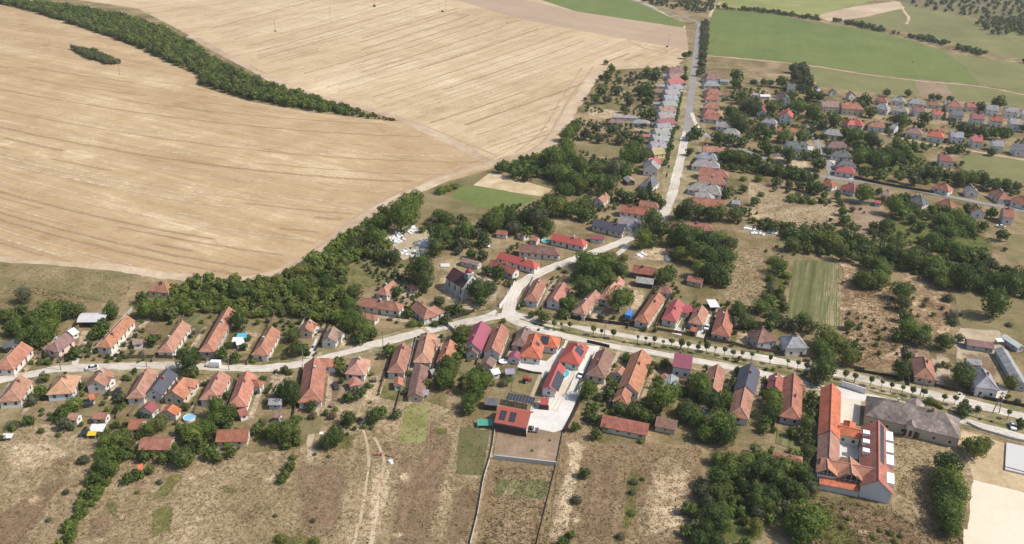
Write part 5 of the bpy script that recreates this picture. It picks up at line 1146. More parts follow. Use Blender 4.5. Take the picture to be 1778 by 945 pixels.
WOODS = [   # polygon in photo pixels, crown radius range in metres, spacing factor, colours, what the mass is
    ('tree_belt', 'tree belt along the lower edge of the stubble field', [(262, 545), (300, 512), (345, 488), (440, 494), (500, 478), (560, 444), (640, 386), (668, 380), (680, 440), (604, 458), (598, 500), (622, 520), (600, 560), (575, 565), (520, 552), (430, 552), (400, 545), (345, 545), (305, 556), (275, 556)], (1.1, 2.5), 1.08, 'mmdoym'),
    ('tree_belt', 'dark green hedgerow wood wedged between the two stubble fields', [(-200, -40), (-60, -6), (60, 6), (200, 28), (290, 56), (335, 84), (380, 116), (470, 154), (540, 172), (600, 188), (655, 203), (690, 211), (640, 206), (540, 192), (430, 171), (352, 147), (345, 130), (230, 77), (120, 40), (20, 10), (-200, -18)], (1.8, 3.4), 0.8, 'mmddoy'),
    ('scrub_strip', 'short lens of scrub standing alone in the stubble field', [(126, 86), (150, 90), (180, 98), (208, 111), (190, 113), (150, 101)], (1.4, 2.4), 0.8, 'gdg'),
    ('tree_belt', 'thick belt of trees crossing the eastern gardens', [(1305, 382), (1370, 397), (1480, 404), (1500, 424), (1600, 446), (1700, 474), (1790, 486), (1790, 520), (1700, 505), (1640, 492), (1560, 470), (1500, 465), (1450, 452), (1370, 436), (1362, 414), (1310, 396)], (1.1, 2.9), 1.2, 'mdmooy'),
    ('thicket', 'green thicket filling the gardens below the grey side street', [(1535, 345), (1575, 352), (1600, 372), (1630, 362), (1690, 384), (1745, 425), (1748, 470), (1640, 452), (1560, 432), (1510, 410), (1520, 375)], (1.0, 2.4), 1.28, 'momymog'),
    ('thicket', 'dark thicket along the upper edge of the grey side street', [(1236, 262), (1300, 272), (1360, 292), (1425, 312), (1400, 318), (1320, 304), (1240, 296)], (1.2, 2.2), 1.2, 'dmg'),
    ('thicket', 'bushes in the gardens above the grey side street', [(1480, 250), (1560, 248), (1600, 290), (1640, 304), (1690, 312), (1770, 325), (1790, 345), (1700, 332), (1620, 322), (1540, 314), (1486, 300)], (1.2, 2.4), 1.8, 'mdgm'),
    ('thicket', 'garden trees between the hill road and the big grey roof', [(1255, 172), (1350, 178), (1350, 222), (1400, 232), (1390, 250), (1300, 245), (1262, 215)], (1.2, 2.4), 2.0, 'dmm'),
    ('thicket', 'garden trees around the long two-coloured roof', [(1330, 146), (1420, 158), (1420, 228), (1500, 236), (1520, 250), (1470, 250), (1410, 238), (1370, 200), (1340, 175)], (1.2, 2.4), 2.2, 'dmm'),
    ('hedgerow', 'dark hedgerow curving along the far edge of the green field', [(1236, 12), (1330, 20), (1440, 36), (1480, 41), (1600, 65), (1700, 90), (1790, 107), (1980, 148), (1980, 154), (1790, 112), (1690, 95), (1590, 69), (1480, 45), (1330, 23), (1236, 15)], (1.2, 2.9), 1.28, 'dogm'),
    ('scrub', 'scattered scrub on the far hillside pasture', [(1570, 0), (1640, -40), (2000, -30), (2000, 110), (1790, 58), (1660, 26), (1590, 14)], (1.4, 3.0), 2.8, 'dgg'),
    ('scrub', 'dense scrub at the far corner of the hillside pasture', [(1690, 40), (1790, 30), (1990, 60), (1990, 95), (1790, 66), (1720, 60)], (1.6, 3.2), 1.8, 'dgg'),
    ('tree_line', 'dark roadside trees east of the upper hill road', [(1218, 40), (1230, 38), (1228, 80), (1222, 130), (1214, 128), (1216, 80)], (1.0, 2.0), 1.2, 'ggd'),
    ('scrub', 'trees and scrub where the hill road leaves the picture', [(1080, -12), (1150, -20), (1240, -10), (1236, 18), (1222, 26), (1170, 16), (1120, 6)], (1.6, 3.2), 1.7, 'dgmg'),
    ('scrub', 'grey-green scrub plot beside the green field', [(1374, 116), (1396, 112), (1412, 150), (1396, 165), (1376, 150)], (0.9, 1.7), 1.2, 'ggg'),
    ('orchard', 'small orchard trees in the long gardens west of the hill road', [(1040, 132), (1120, 126), (1145, 140), (1135, 182), (1090, 186), (1040, 176), (1026, 190), (1012, 180)], (0.9, 1.8), 3.2, 'gdmg'),
    ('orchard', 'garden bushes in the middle of the plots west of the hill road', [(1005, 215), (1120, 218), (1118, 250), (1000, 248)], (0.9, 1.8), 2.6, 'gdmg'),
    ('thicket', 'bushes on the slope above the church', [(720, 400), (790, 384), (850, 380), (900, 370), (950, 350), (1010, 330), (1070, 345), (1040, 372), (1000, 392), (940, 402), (880, 410), (830, 420), (780, 440), (740, 420)], (1.1, 2.2), 1.7, 'dmgm'),
    ('thicket', 'bushes along the bank under the field corner', [(870, 292), (960, 268), (1000, 286), (1080, 290), (1110, 300), (1070, 318), (1000, 322), (940, 310), (890, 306)], (1.5, 2.8), 1.1, 'dmd'),
    ('thicket', 'tangled wood at the lower picture edge', [(1210, 790), (1290, 780), (1400, 800), (1420, 860), (1380, 880), (1340, 900), (1330, 960), (1205, 980), (1200, 860)], (1.0, 2.0), 1.3, 'dogm'),
    ('thicket', 'bushes among the northern garden ends', [(1300, 330), (1460, 340), (1470, 355), (1400, 352), (1310, 345)], (1.0, 2.0), 2.4, 'mdg'),
    ('weeds', 'green bushes along the strip between the two tilled plots', [(1332, 440), (1366, 448), (1358, 545), (1322, 540), (1326, 500)], (0.8, 1.7), 1.7, 'mygm'),
    ('hedgerow', 'dark front-garden hedges along the west side of the hill road', [(1189, 116), (1193, 118), (1180, 190), (1164, 262), (1158, 290), (1153, 288), (1160, 250), (1174, 190)], (0.4, 1.0), 1.2, 'ddm'),
    ('hedgerow', 'green hedgerow running down the lower meadow', [(172, 790), (200, 762), (222, 765), (196, 830), (170, 870), (140, 905), (122, 950), (100, 955), (130, 890), (150, 850)], (0.6, 1.3), 1.0, 'mmym'),
    ('thicket', 'garden thicket around the red-roofed barns below the lane', [(180, 748), (232, 738), (250, 765), (320, 770), (345, 745), (372, 752), (376, 775), (440, 775), (450, 748), (520, 742), (524, 778), (440, 785), (340, 800), (230, 800), (190, 775)], (0.8, 1.5), 1.4, 'mdmy'),
    ('undergrowth', 'low garden growth in the yards beyond the lane', [(60, 600), (240, 540), (420, 560), (600, 560), (620, 590), (500, 612), (380, 622), (200, 625), (60, 632)], (0.5, 1.1), 2.2, 'mdgg'),
    ('undergrowth', 'low garden growth behind the near-lane houses', [(60, 715), (200, 690), (320, 700), (460, 690), (640, 690), (660, 745), (520, 775), (360, 790), (220, 790), (110, 750)], (0.5, 1.2), 1.9, 'mddg'),
    ('undergrowth', 'low garden growth behind the near-avenue houses', [(840, 660), (880, 640), (880, 690), (1000, 700), (1070, 690), (1180, 660), (1280, 680), (1400, 730), (1400, 790), (1220, 770), (1010, 730), (985, 760), (850, 740)], (0.5, 1.2), 1.9, 'mddg'),
    ('undergrowth', 'low garden growth behind the far-avenue houses', [(930, 470), (1080, 480), (1200, 490), (1330, 540), (1400, 590), (1300, 575), (1180, 540), (1060, 540), (960, 530)], (0.4, 1.1), 2.4, 'mdgg'),
    ('undergrowth', 'low growth among the eastern quarter gardens', [(1230, 150), (1480, 170), (1780, 240), (1780, 320), (1500, 300), (1240, 250)], (0.6, 1.6), 2.2, 'mdgm'),
    ('undergrowth', 'low growth in the gardens west of the hill road', [(1060, 130), (1150, 130), (1130, 300), (960, 300), (1010, 200)], (0.5, 1.3), 2.4, 'mdgg'),
    ('undergrowth', 'low growth on the eastern plots', [(1230, 320), (1480, 340), (1640, 380), (1760, 440), (1760, 600), (1560, 640), (1480, 600), (1300, 420)], (0.5, 1.2), 3.6, 'mygb'),
    ('undergrowth', 'low growth around church and cemetery', [(600, 460), (760, 380), (1000, 340), (1120, 350), (1000, 440), (860, 530), (740, 550), (620, 560)], (0.5, 1.2), 2.0, 'mdgg'),
]
def inside(poly, x, y):
    c = False; n = len(poly)
    for i in range(n):
        x0, y0 = poly[i]; x1, y1 = poly[(i + 1) % n]
        if (y0 > y) != (y1 > y) and x < (x1 - x0) * (y - y0) / (y1 - y0) + x0: c = not c
    return c
# ---- everything that could be a single tree: (size in px, base point, radius m, kind, colour, wood index or None)
cand = []
for (t, x, y, r, k) in TREES:
    X, Y = px(t, x, y); rp = r / TS[t][2]; kind = 'c' if k == 'c' else ('s' if k[0] == 's' else 't'); colr = 'd' if k == 'c' else k[-1]
    if kind == 't' and colr in 'md' and r < 58 and random.random() < .3: colr = random.choice('oomgd')
    cz = {'t': CZ, 's': 0.5, 'c': 1.5}[kind]
    g = ground(X, Y); rm = rp * mpp(g)
    for _ in range(2): g = ground(X, Y, cz * rm); rm = rp * mpp(g)
    cand.append([rp, Vector((g.x, g.y, 0)), rm * (1.1 if kind == 't' else (1.0 if kind == 's' else .8)), kind, colr, None])
from mathutils import noise as mnoise
KEEP = [[tuple(ground(*q)[:2]) for q in e] for e in ([(900, 580), (1062, 595), (1000, 760), (850, 750), (880, 640)], [(1362, 448), (1462, 450), (1464, 580), (1360, 570)], [(1640, 740), (1800, 780), (1800, 900), (1660, 880)], [(1280, 428), (1328, 430), (1320, 534), (1248, 528)], [(1670, 268), (1790, 280), (1790, 322), (1670, 308)], [(668, 396), (756, 400), (744, 442), (700, 454), (664, 432)])]
for wi, (nm, lab, poly, (r0_, r1_), sp, cols) in enumerate(WOODS):
    pw = [ground(*q) for q in poly]; pw = [(p.x, p.y) for p in pw]
    x0, x1 = min(p[0] for p in pw), max(p[0] for p in pw); y0, y1 = min(p[1] for p in pw), max(p[1] for p in pw); rm = (r0_ + r1_) * .6
    n = int((x1 - x0) * (y1 - y0) / (rm * rm * sp * sp) * 3.0); loc = []; cell = {}
    for _ in range(min(n, 60000)):
        x, y = random.uniform(x0, x1), random.uniform(y0, y1)
        if not inside(pw, x, y): continue
        if sp > 1.25 and mnoise.noise(Vector((x * .055, y * .055, wi * 3.7))) < (.16 if nm == 'undergrowth' else -.05): continue
        if nm == 'undergrowth' and any(inside(e, x, y) for e in KEEP): continue
        r = 1.2 * (max(.3, min(1, (705 - (x / y * FPX * .95 + 889)) / 180)) if wi == 1 else 1) * random.uniform(r0_, r1_) * (1.25 if random.random() < .12 else 1); gx, gy = int(x / 10), int(y / 10); ok = True
        for i in (-1, 0, 1):
            for j in (-1, 0, 1):
                for (a, b, c) in cell.get((gx + i, gy + j), ()):
                    if (a - x) ** 2 + (b - y) ** 2 < ((c + r) * .6 * sp) ** 2: ok = False
        if ok:
            cell.setdefault((gx, gy), []).append((x, y, r)); p = Vector((x, y, 0))
            if r / mpp(p) > 0: cand.append([r / mpp(p), p, r, 't', random.choice(cols), wi])
# bushes along the lot boundaries of the lane and avenue houses
LOTW = {'LF': 'yards beyond the lane', 'LN': 'behind the near-lane', 'AF': 'behind the far-avenue', 'AN': 'behind the near-avenue'}
for v in HOUSES:
    if v.get('row') not in LOTW: continue
    wi = next(i for i, w in enumerate(WOODS) if LOTW[v['row']] in w[1])
    for _ in range(random.randint(8, 16)):
        u = random.uniform(v['ea'] - 16, v['eb'] + 12); s = random.choice((-1, 1)); p = v['M0'] @ Vector((u, s * (v['w'] / 2 + random.choice((.9, 1.2, 4.2, 4.6)) + random.uniform(-.3, .3)), 0)); r = random.uniform(.45, 1.3)
        if any(inside(e, p.x, p.y) for e in KEEP): continue
        cand.append([r / mpp(p), Vector((p.x, p.y, 0)), r, 't', random.choice('mdgmy'), wi])
# keep trees out of houses and roads
clear = 0
HB = [(v['M0'].inverted(), v['ea'] - .2, v['eb'] + .2, v['w'] / 2 + .2) for v in HOUSES + shed_list]
ROADL = [spline([ground(*q) for q in rd], 4) for rd in (R_lane, R_hill, R_avf, R_avn, R_hill2)]
def clash(p):
    for Mi_, a, b, h in HB:
        q = Mi_ @ p
        if a < q.x < b and abs(q.y) < h: return True
    return any((q - p.to_2d()).length < 3.2 for l in ROADL for q in l)
cand = [c for c in cand if c[5] is None or not clash(c[1])]
trees = sorted([c for c in cand if c[3] == 't'], key=lambda c: -c[0]); shrubs = sorted([c for c in cand if c[3] == 's'], key=lambda c: -c[0])
single = set(id(c) for c in trees[:298]) | set(id(c) for c in shrubs[:150]) | set(id(c) for c in cand if c[3] == 'c')
LOOK = dict(o='olive-green', m='green', d='dark green', y='yellow-green', g='grey-green', b='dry brown')
lab_items = []; mass = {}
def put_tree(c, name):
    rp, p, rm, kind, colr, wi = c
    root = empty(name, p, random.uniform(0, 6.28)); s = rm; hz = random.uniform(.8, 1.22); root.matrix_basis = root.matrix_basis @ Matrix.Diagonal((s * random.uniform(.86, 1.1), s, s * hz, 1))
    if kind == 's':
        link('crown', crown_mesh('s', random.randrange(3), colr), root, Matrix.Translation((0, 0, .48))); link('stem', ME_TR[0], root, Matrix.Diagonal((.5, .5, .4, 1)))
    elif kind == 'c':
        link('crown', crown_mesh('c', random.randrange(2), colr), root, Matrix.Translation((0, 0, 1.35))); link('trunk', ME_TRC, root)
    else:
        link('crown', crown_mesh('t', random.randrange(6), colr), root, Matrix.Translation((0, 0, CZ))); link('trunk', random.choice(ME_TR), root)
    return root
for c in cand:
    rp, p, rm, kind, colr, wi = c
    if id(c) not in single: mass.setdefault(wi, []).append(c); continue
    name = {'t': 'broadleaf_tree', 's': 'bush', 'c': 'conifer'}[kind]; root = put_tree(c, name)
    size = 'large' if rm > 5.2 else ('small' if rm < 2.6 else '')
    cat = {'t': 'tree', 's': 'bush', 'c': 'tree'}[kind]
    look = f"{size} {LOOK[colr]} {'pointed conifer' if kind == 'c' else ('bush' if kind == 's' else 'tree')}"
    if wi is None: lab_items.append((root, p, look.strip(), cat, {'t': 'trees among the houses', 's': 'garden and meadow bushes', 'c': 'pointed conifers'}[kind]))
    else: tag(root, f"{LOOK[colr]} tree in the {WOODS[wi][1]}", 'tree', f"trees in the {WOODS[wi][1]}")
label_all(lab_items)
for wi, cs in mass.items():
    Vs = []; Qs = {}; n = 0; parts = {}
    for c in cs: parts.setdefault(c[4], []).append(c)
    root = None
    nm = WOODS[wi][0] if wi is not None else 'distant_trees'
    root = empty(nm, cs[0][1]); tag(root, WOODS[wi][1] if wi is not None else 'small far trees and bushes among the distant gardens', 'trees' if wi is None or 'tree' in nm or nm in ('orchard', 'thicket', 'hedgerow') else 'scrub', None, 'stuff')
    for colr, cl in parts.items():
        VV = []; QQ = []; n = 0
        for c in cl:
            V, Q = (LT if c[0] < 5.2 else LO)[random.randrange(4)]; a = random.uniform(0, 6.28); ca, sa = math.cos(a), math.sin(a); rm = c[2]
            M3 = np.array([[ca, sa, 0], [-sa, ca, 0], [0, 0, random.uniform(.85, 1.15)]]); cz = .95 if c[3] == 't' else .5
            v3 = V @ M3 * rm + np.array((c[1].x - cs[0][1].x, c[1].y - cs[0][1].y, cz * rm * (1.0 if c[3] == 't' else .9)))
            VV.append(v3); QQ.append(Q + n); n += len(V)
        o = link('foliage', mesh_np(np.concatenate(VV), np.concatenate(QQ), LEAF[colr], 'foliage'), root); o['kind'] = 'stuff'
# clipped street trees along the avenue
ST = 'D 245,315 295,325 352,325 515,355 570,372 652,380 818,412 873,422 932,425 992,445 1050,440 1118,450 1165,462|E 50,480 110,470 168,485 232,497 290,517 352,520 420,530 545,552 665,577 735,587 795,605 1060,660 1128,677|F 30,678 142,700 215,720 280,740 357,757 425,772 503,785 640,820 717,830 783,857 1083,925'
k = 0; sts = []
for part in ST.split('|'):
    s = part.split()
    for q in s[1:]:
        x, y = map(float, q.split(',')); g = ground(*px(s[0], x, y), 3.2); sts.append(g)
for k, g in enumerate(sorted(sts, key=lambda g: g.x)):
    r = random.uniform(.6, 1.15); root = empty('street_tree', (g.x, g.y, 0), random.uniform(0, 6)); root.matrix_basis = root.matrix_basis @ Matrix.Scale(1.25, 4)
    link('crown', crown_mesh('l', 0, 'd' if k % 3 else 'm'), root, Matrix.Translation((0, 0, 2.55)) @ Matrix.Diagonal((r, r * random.uniform(.85, 1.1), r * random.uniform(.8, 1.3), 1))); link('trunk', ME_TRL, root)
    w_ = ['', 'twenty-', 'thirty-'][0]
    n = k + 1; od = (ORD + [f'{"twenty" if i < 30 else "thirty"}-{o}' if i % 10 else 'thirtieth' for i, o in ((i, ORD[i % 10 - 1]) for i in range(25, 40))])[k]
    tag(root, f'small clipped round street tree on the avenue strip, {od} from the crossroads', 'tree', 'clipped street trees along the avenue')
# ---------------------------------------------------------------- poles
def pole(p, h, label, aframe=False, wires=True, group='wooden utility poles'):
    root = empty('utility_pole', p, random.uniform(-.2, .2)); tag(root, label, 'pole', group)
    m = MB()
    if aframe:
        for s in (-1, 1): m.tube([(s * 1.1, 0, -.2), (s * .12, 0, h)], [.17, .12], 7)
    else: m.tube([(0, 0, -.2), (0, 0, h)], [.16, .1], 7)
    m.build('shaft', MT['pole'], root)
    MB().box(-.9, .9, -.06, .06, h - .7, h - .55).build('crossarm', MT['wood'], root)
    for x in (-.8, -.3, .3, .8): MB().tube([(x, 0, h - .55), (x, 0, h - .3)], [.05, .04], 5).build('insulator', MT['marble'], root)
    return root
for x, y, h, lab in ((106, 643, 8, 'wooden utility pole beside the peach-roofed house at the lane'), (398, 643, 8.5, 'grey utility pole between two salmon roofs on the near lane edge'), (526, 628, 8, 'slim utility pole at the lane just before the big dull orange roof'),
                     (665, 606, 7.5, 'utility pole on the lane above the dry garden strip'), (778, 574, 7.5, 'utility pole where the churchyard hedge meets the lane'), (863, 549, 8.5, 'utility pole at the crossroads below the church'),
                     (1049, 588, 8, 'utility pole on the avenue strip nearest the crossroads'), (1181, 606, 8, 'utility pole on the avenue strip above the magenta roof'), (1597, 688, 9, 'leaning-looking tall pole on the avenue behind the old manor'),
                     (255, 638, 7.5, 'utility pole on the lane opposite the slate-black roof'), (940, 462, 8, 'utility pole beside the hill road above the crossroads')):
    pole(ground(x, y), h, lab)
pole(ground(1729, 717), 8.5, 'double-legged wooden pole standing on the avenue', True)
for x, y, h, lab in ((1160, 81, 12, 'lone power pole in the brown stubble near the hill road'), (208, 131, 11, 'lone power pole at the end of the scrub lens'), (478, 54, 11, 'power pole in the pale stubble, lowest of the line'), (573, 29, 11, 'power pole in the pale stubble, second of the line'),
                     (650, 11, 12, 'power pole with a dark bush at its foot in the pale stubble'), (762, 22, 10, 'shorter of the paired power poles in the stubble'), (774, 18, 12, 'taller of the paired power poles in the stubble'), (880, 45, 9, 'small far power pole at the edge of the brown strip')):
    pole(ground(x, y), h, lab, group='power poles in the stubble')
for k, (x, y, lab) in enumerate(((650, 12, 'dark bush at the foot of the lone field pole'), (768, 21, 'dark bush under the paired field poles'), (478, 55, 'tiny bush under the lowest field pole'), (1158, 82, 'tiny bush under the pole near the hill road'))):
    tag(put_tree([5, ground(x, y), 2.0 if k < 2 else 1.2, 's', 'd', None], 'bush'), lab, 'bush', 'bushes under field poles')
# ---------------------------------------------------------------- vehicles
def wheel_me():
    m = MB(); m.tube([(0, -.1, 0), (0, .1, 0)], [.32, .32], 12); return m.me(MT['rubber'], 'wheel')
ME_WHEEL = wheel_me(); ME_RIM = MB().tube([(0, -.11, 0), (0, .11, 0)], [.18, .18], 8).me(MT['conc'], 'rim')
def loft(sec, mat, name='body'):
    """sections (x, [(y,z)...]) joined along x"""
    n = len(sec[0][1]); vs = [(x, y, z) for x, pr in sec for y, z in pr]; fs = [(i * n + k, i * n + (k + 1) % n, (i + 1) * n + (k + 1) % n, (i + 1) * n + k) for i in range(len(sec) - 1) for k in range(n)]
    fs += [tuple(range(n - 1, -1, -1)), tuple((len(sec) - 1) * n + k for k in range(n))]; return mesh(vs, fs, mat, name)
def prof(w, z0, z1, tw=None):
    tw = tw or w; return [(-w / 2, z0), (w / 2, z0), (w / 2, z0 + (z1 - z0) * .55), (tw / 2, z1), (-tw / 2, z1), (-w / 2, z0 + (z1 - z0) * .55)]
ME_CARB = loft([(-2.1, prof(1.5, .35, .75)), (-1.9, prof(1.72, .28, .88)), (-.9, prof(1.76, .25, .95)), (1.2, prof(1.76, .25, .95)), (1.9, prof(1.7, .28, .92)), (2.1, prof(1.5, .4, .8))], MT['paint'])
ME_CARC = loft([(-1.15, prof(1.62, .9, .95)), (-.5, prof(1.6, .9, 1.42, 1.25)), (.9, prof(1.6, .9, 1.45, 1.25)), (1.7, prof(1.58, .9, .97))], MT['glass'], 'cabin_glass')
ME_CART = MB().box(-.45, .95, -.6, .6, 1.43, 1.48).me(MT['paint'], 'roof_panel')
ME_VAN = loft([(-2.5, prof(1.7, .4, 1.0)), (-2.3, prof(1.9, .35, 1.15)), (-1.6, prof(1.92, .35, 1.3)), (-.9, prof(1.92, .35, 2.2, 1.7)), (2.4, prof(1.92, .35, 2.25, 1.75)), (2.5, prof(1.85, .4, 2.15, 1.7))], MT['paint'])
def wheels(root, xs, y, s=1):
    for x in xs:
        for q in (-1, 1):
            w = link('wheel', ME_WHEEL, root, Matrix.Translation((x, q * y, .32 * s)) @ Matrix.Scale(s, 4)); link('rim', ME_RIM, w)
def car(x, y, to, col, label, van=False):
    p = ground(x, y, .13); d = ground(*to, .13) - p; root = empty('van' if van else 'car', p, math.atan2(d.y, d.x)); tag(root, label, 'van' if van else 'car')
    if van:
        link('body', ME_VAN, root, None, col); MB().add([(-1.63, -.8, 1.36), (-1.63, .8, 1.36), (-1.02, .72, 2.1), (-1.02, -.72, 2.1)], [(0, 3, 2, 1)]).build('windscreen', MT['glass'], root); wheels(root, (-1.6, 1.6), .88)
    else:
        link('body', ME_CARB, root, None, col); link('cabin_glass', ME_CARC, root); link('roof_panel', ME_CART, root, None, col); wheels(root, (-1.3, 1.3), .78)
        for q in (-1, 1): MB().box(-2.1, -2.04, q * .55 - .18, q * .55 + .18, .55, .72).build('headlight', MT['marble'], root)
    return root
WH, DK, BL, RD = (.75, .75, .75), (.03, .035, .045), (.06, .16, .42), (.3, .03, .03)
car(371, 636, (390, 637), WH, 'white van parked on the lane beside the grey-fronted long house', True)
car(204, 682, (212, 668), DK, 'black car in the yard between two salmon roofs below the lane')
car(150, 706, (170, 703), DK, 'dark car half under a lean-to below the lane')
car(1009, 653, (1018, 636), WH, 'white car on the white paved yard by the brown-roofed house')
car(1227, 570, (1230, 560), WH, 'white car in the narrow drive beside the salmon-roofed house')
car(1758, 742, (1756, 734), WH, 'white car parked at the roadside past the old manor')
car(583, 672, (580, 664), DK, 'black car in the yard beside the big dull orange house')
car(843, 428, (850, 430), WH, 'white car in the garden above the church')
car(1448, 292, (1452, 300), WH, 'white car at the corner of the grey side street')
car(160, 641, (180, 638), (.6, .6, .58), 'pale car crossing the lane in front of the peach roof')
car(1737, 395, (1742, 396), WH, 'white car in front of the last house of the side street')
car(1605, 645, (1612, 647), WH, 'white car behind the old stone-fronted house on the avenue')
# blue box truck
p = ground(1092, 553, .12); root = empty('box_truck', p, angle_px((1089, 558), (1097, 543))); tag(root, 'blue box truck parked in the garden beside the avenue', 'truck')
MB().box(-3.0, 1.9, -1.15, 1.15, .9, 3.0).build('box', MT['paint'], root, None, (.07, .2, .5)); MB().box(2.0, 3.4, -1.05, 1.05, .6, 2.3).build('cab', MT['paint'], root, None, (.05, .13, .36))
MB().box(3.4, 3.43, -.9, .9, 1.4, 2.1).build('windscreen', MT['glass'], root); MB().box(-3, 3.2, -.5, .5, .5, .88).build('chassis', MT['rubber'], root); wheels(root, (-2, 2.6), .95, 1.4)
# trailer with dark load on the paved yard
p = ground(924, 748, .13); root = empty('trailer', p, angle_px((918, 747), (934, 749))); tag(root, 'flat trailer with a dark load at the end of the white paved yard', 'trailer')
MB().box(-2.2, 2.2, -1, 1, .55, .7).build('bed', MT['conc'], root); MB().box(-1.8, .4, -.8, .8, .7, 1.3).build('load', MT['dark'], root); wheels(root, (-.5, .5), 1.05)
for x in (-2.1, 0, 2.1): MB().box(x - .04, x + .04, -1, 1, .7, 2.0).box(x - .04, x + .04, -1.02, -1.0, .7, 2.0).build('rail', MT['conc'], root)
# small red tractor in the fenced garden
p = ground(*px('Z4', 265, 488), .13); root = empty('tractor', p, 0.5); tag(root, 'small dark red tractor standing in the fenced garden beside the barn', 'tractor')
MB().box(-1.2, 1.4, -.4, .4, .7, 1.25).build('hood', MT['paint'], root, None, (.28, .04, .03)); MB().box(-1.5, -.2, -.7, .7, 1.2, 2.1).build('cab', MT['glass'], root); MB().box(-1.6, -.1, -.8, .8, 2.1, 2.2).build('cab_roof', MT['paint'], root, None, (.3, .04, .03))
wheels(root, (-1.0,), .75, 2.0); wheels(root, (1.1,), .6, 1.2)
# ---------------------------------------------------------------- pools, canopies, odds and ends
water = N('pool_water', 0.08, 0.5).col((0.06, 0.42, 0.44)); water2 = N('pool_water_blue', 0.08, 0.5).col((0.2, 0.45, 0.62))
def round_pool(t, x, y, r, label, wm=water2):
    p = ground(*px(t, x, y)); root = empty('garden_pool', p); tag(root, label, 'pool', None); m = MB(); n = 18
    vs = [(q * math.cos(k * 2 * math.pi / n), q * math.sin(k * 2 * math.pi / n), z) for q, z in ((r, 0), (r, .95), (r - .15, .95), (r - .15, .5)) for k in range(n)]
    fs = [(i * n + k, i * n + (k + 1) % n, (i + 1) * n + (k + 1) % n, (i + 1) * n + k) for i in range(3) for k in range(n)]
    m.add(vs, fs).build('rim', MT['marble'], root); MB().prism([((r - .1) * math.cos(k * 2 * math.pi / n), (r - .1) * math.sin(k * 2 * math.pi / n)) for k in range(n)], .3, .8).build('water', wm, root)
round_pool('b', 115, 92, 1.9, 'round above-ground pool with pale blue water among the garden trees')
round_pool('e', 80, 52, 1.9, 'round blue pool half hidden between large trees below the avenue', N('pool_blue', .1, .5).col((.03, .14, .4)))
round_pool('H', 185, 632, 2.0, 'round turquoise pool in the yard between brown and red roofs', water)
p = ground(*px('Z4', 570, 425), .13); root = empty('swimming_pool', p, an['ang']); tag(root, 'kidney-like turquoise swimming pool on a white terrace beside the solar annex', 'pool')
pts = [(2.6 * math.cos(q) * (1 + .12 * math.cos(2 * q)), 1.5 * math.sin(q)) for q in [k * math.pi / 10 for k in range(20)]]
MB().prism([(x * 1.12, y * 1.16) for x, y in pts], .0, .14).build('coping', MT['marble'], root); MB().prism(pts, .02, .17).build('water', water, root)
def canopy(t, x, y, sx, sy, h, col, label, mat='paint', ang=0.1):
    p = ground(*px(t, x, y), h); p.z = 0; root = empty('canopy', p, ang); tag(root, label, 'canopy')
    vs, fs = shell([(-sx, -sy, h - .15), (sx, -sy, h - .15), (sx, sy, h + .25), (-sx, sy, h + .25), ], [(0, 1, 2, 3)], .1); link('cover', mesh(vs, fs, MT[mat], 'cover'), root, None, col)
    for a in (-1, 1):
        for b in (-1, 1): MB().box(-.06, .06, -.06, .06, 0, h - .2 + (b > 0) * .35).build('post', MT['conc'], root, Matrix.Translation((a * (sx - .2), b * (sy - .2), 0)))
canopy('B', 473, 405, 1.9, 1.4, 2.2, (.09, .36, .52), 'bright blue canopy behind a white one in a yard above the lane')
canopy('B', 443, 432, 1.9, 1.4, 2.1, (.62, .62, .61), 'white canopy in front of the bright blue one above the lane')
canopy('c', 955, 112, 2.6, 1.5, 1.4, (.07, .27, .18), 'green netting cover beside the large red barn')
canopy('a', 665, 150, 2.2, 1.8, 1.5, (.6, .6, .58), 'white sheeting cover in the vegetable garden below the lane')
canopy('a', 628, 188, 1.3, .9, 1.5, (.6, .42, .03), 'small yellow cover at the lower edge of the vegetable garden')
canopy('a', 582, 180, 1.3, 1.0, 1.5, (.03, .03, .035), 'small black cover beside the yellow one in the vegetable garden')
canopy('a', 50, 205, 1.5, .9, 1.2, (.6, .6, .6), 'torn pale plastic cover at the meadow edge under the lowest houses')
canopy('F', 1015, 435, 1.4, 1.0, 1.8, (.72, .72, .72), 'white cover beside the long grey yard roofs')
canopy('E', 150, 185, 2.0, 3.0, 2.4, (.66, .66, .67), 'white carport roof at the top of the narrow drive')
canopy('G', 680, 790, 2.0, 1.3, .5, (.55, .53, .5), 'white plastic sheets spread behind the church')
canopy('D', 1140, 220, 3.2, 2.6, 2.4, (.33, .06, .1), 'magenta carport roof next to the magenta-roofed house', 'sheet')
canopy('b', 1015, 185, .6, .3, .3, (.7, .7, .7), 'pale scrap lying by the dirt path below the lane')
p = ground(*px('C', 1078, 592)); root = empty('trampoline', p); tag(root, 'round white trampoline net between the small sheds by the avenue', 'trampoline')
m = MB(); n = 14
MB().tube([(0, 0, .7), (0, 0, .76)], [1.7, 1.7], 16).build('mat', MT['marble'], root)
for k in range(6): MB().tube([(1.75 * math.cos(k), 1.75 * math.sin(k), 0), (1.75 * math.cos(k), 1.75 * math.sin(k), 2.3)], [.04, .04], 5).build('net_pole', MT['conc'], root)
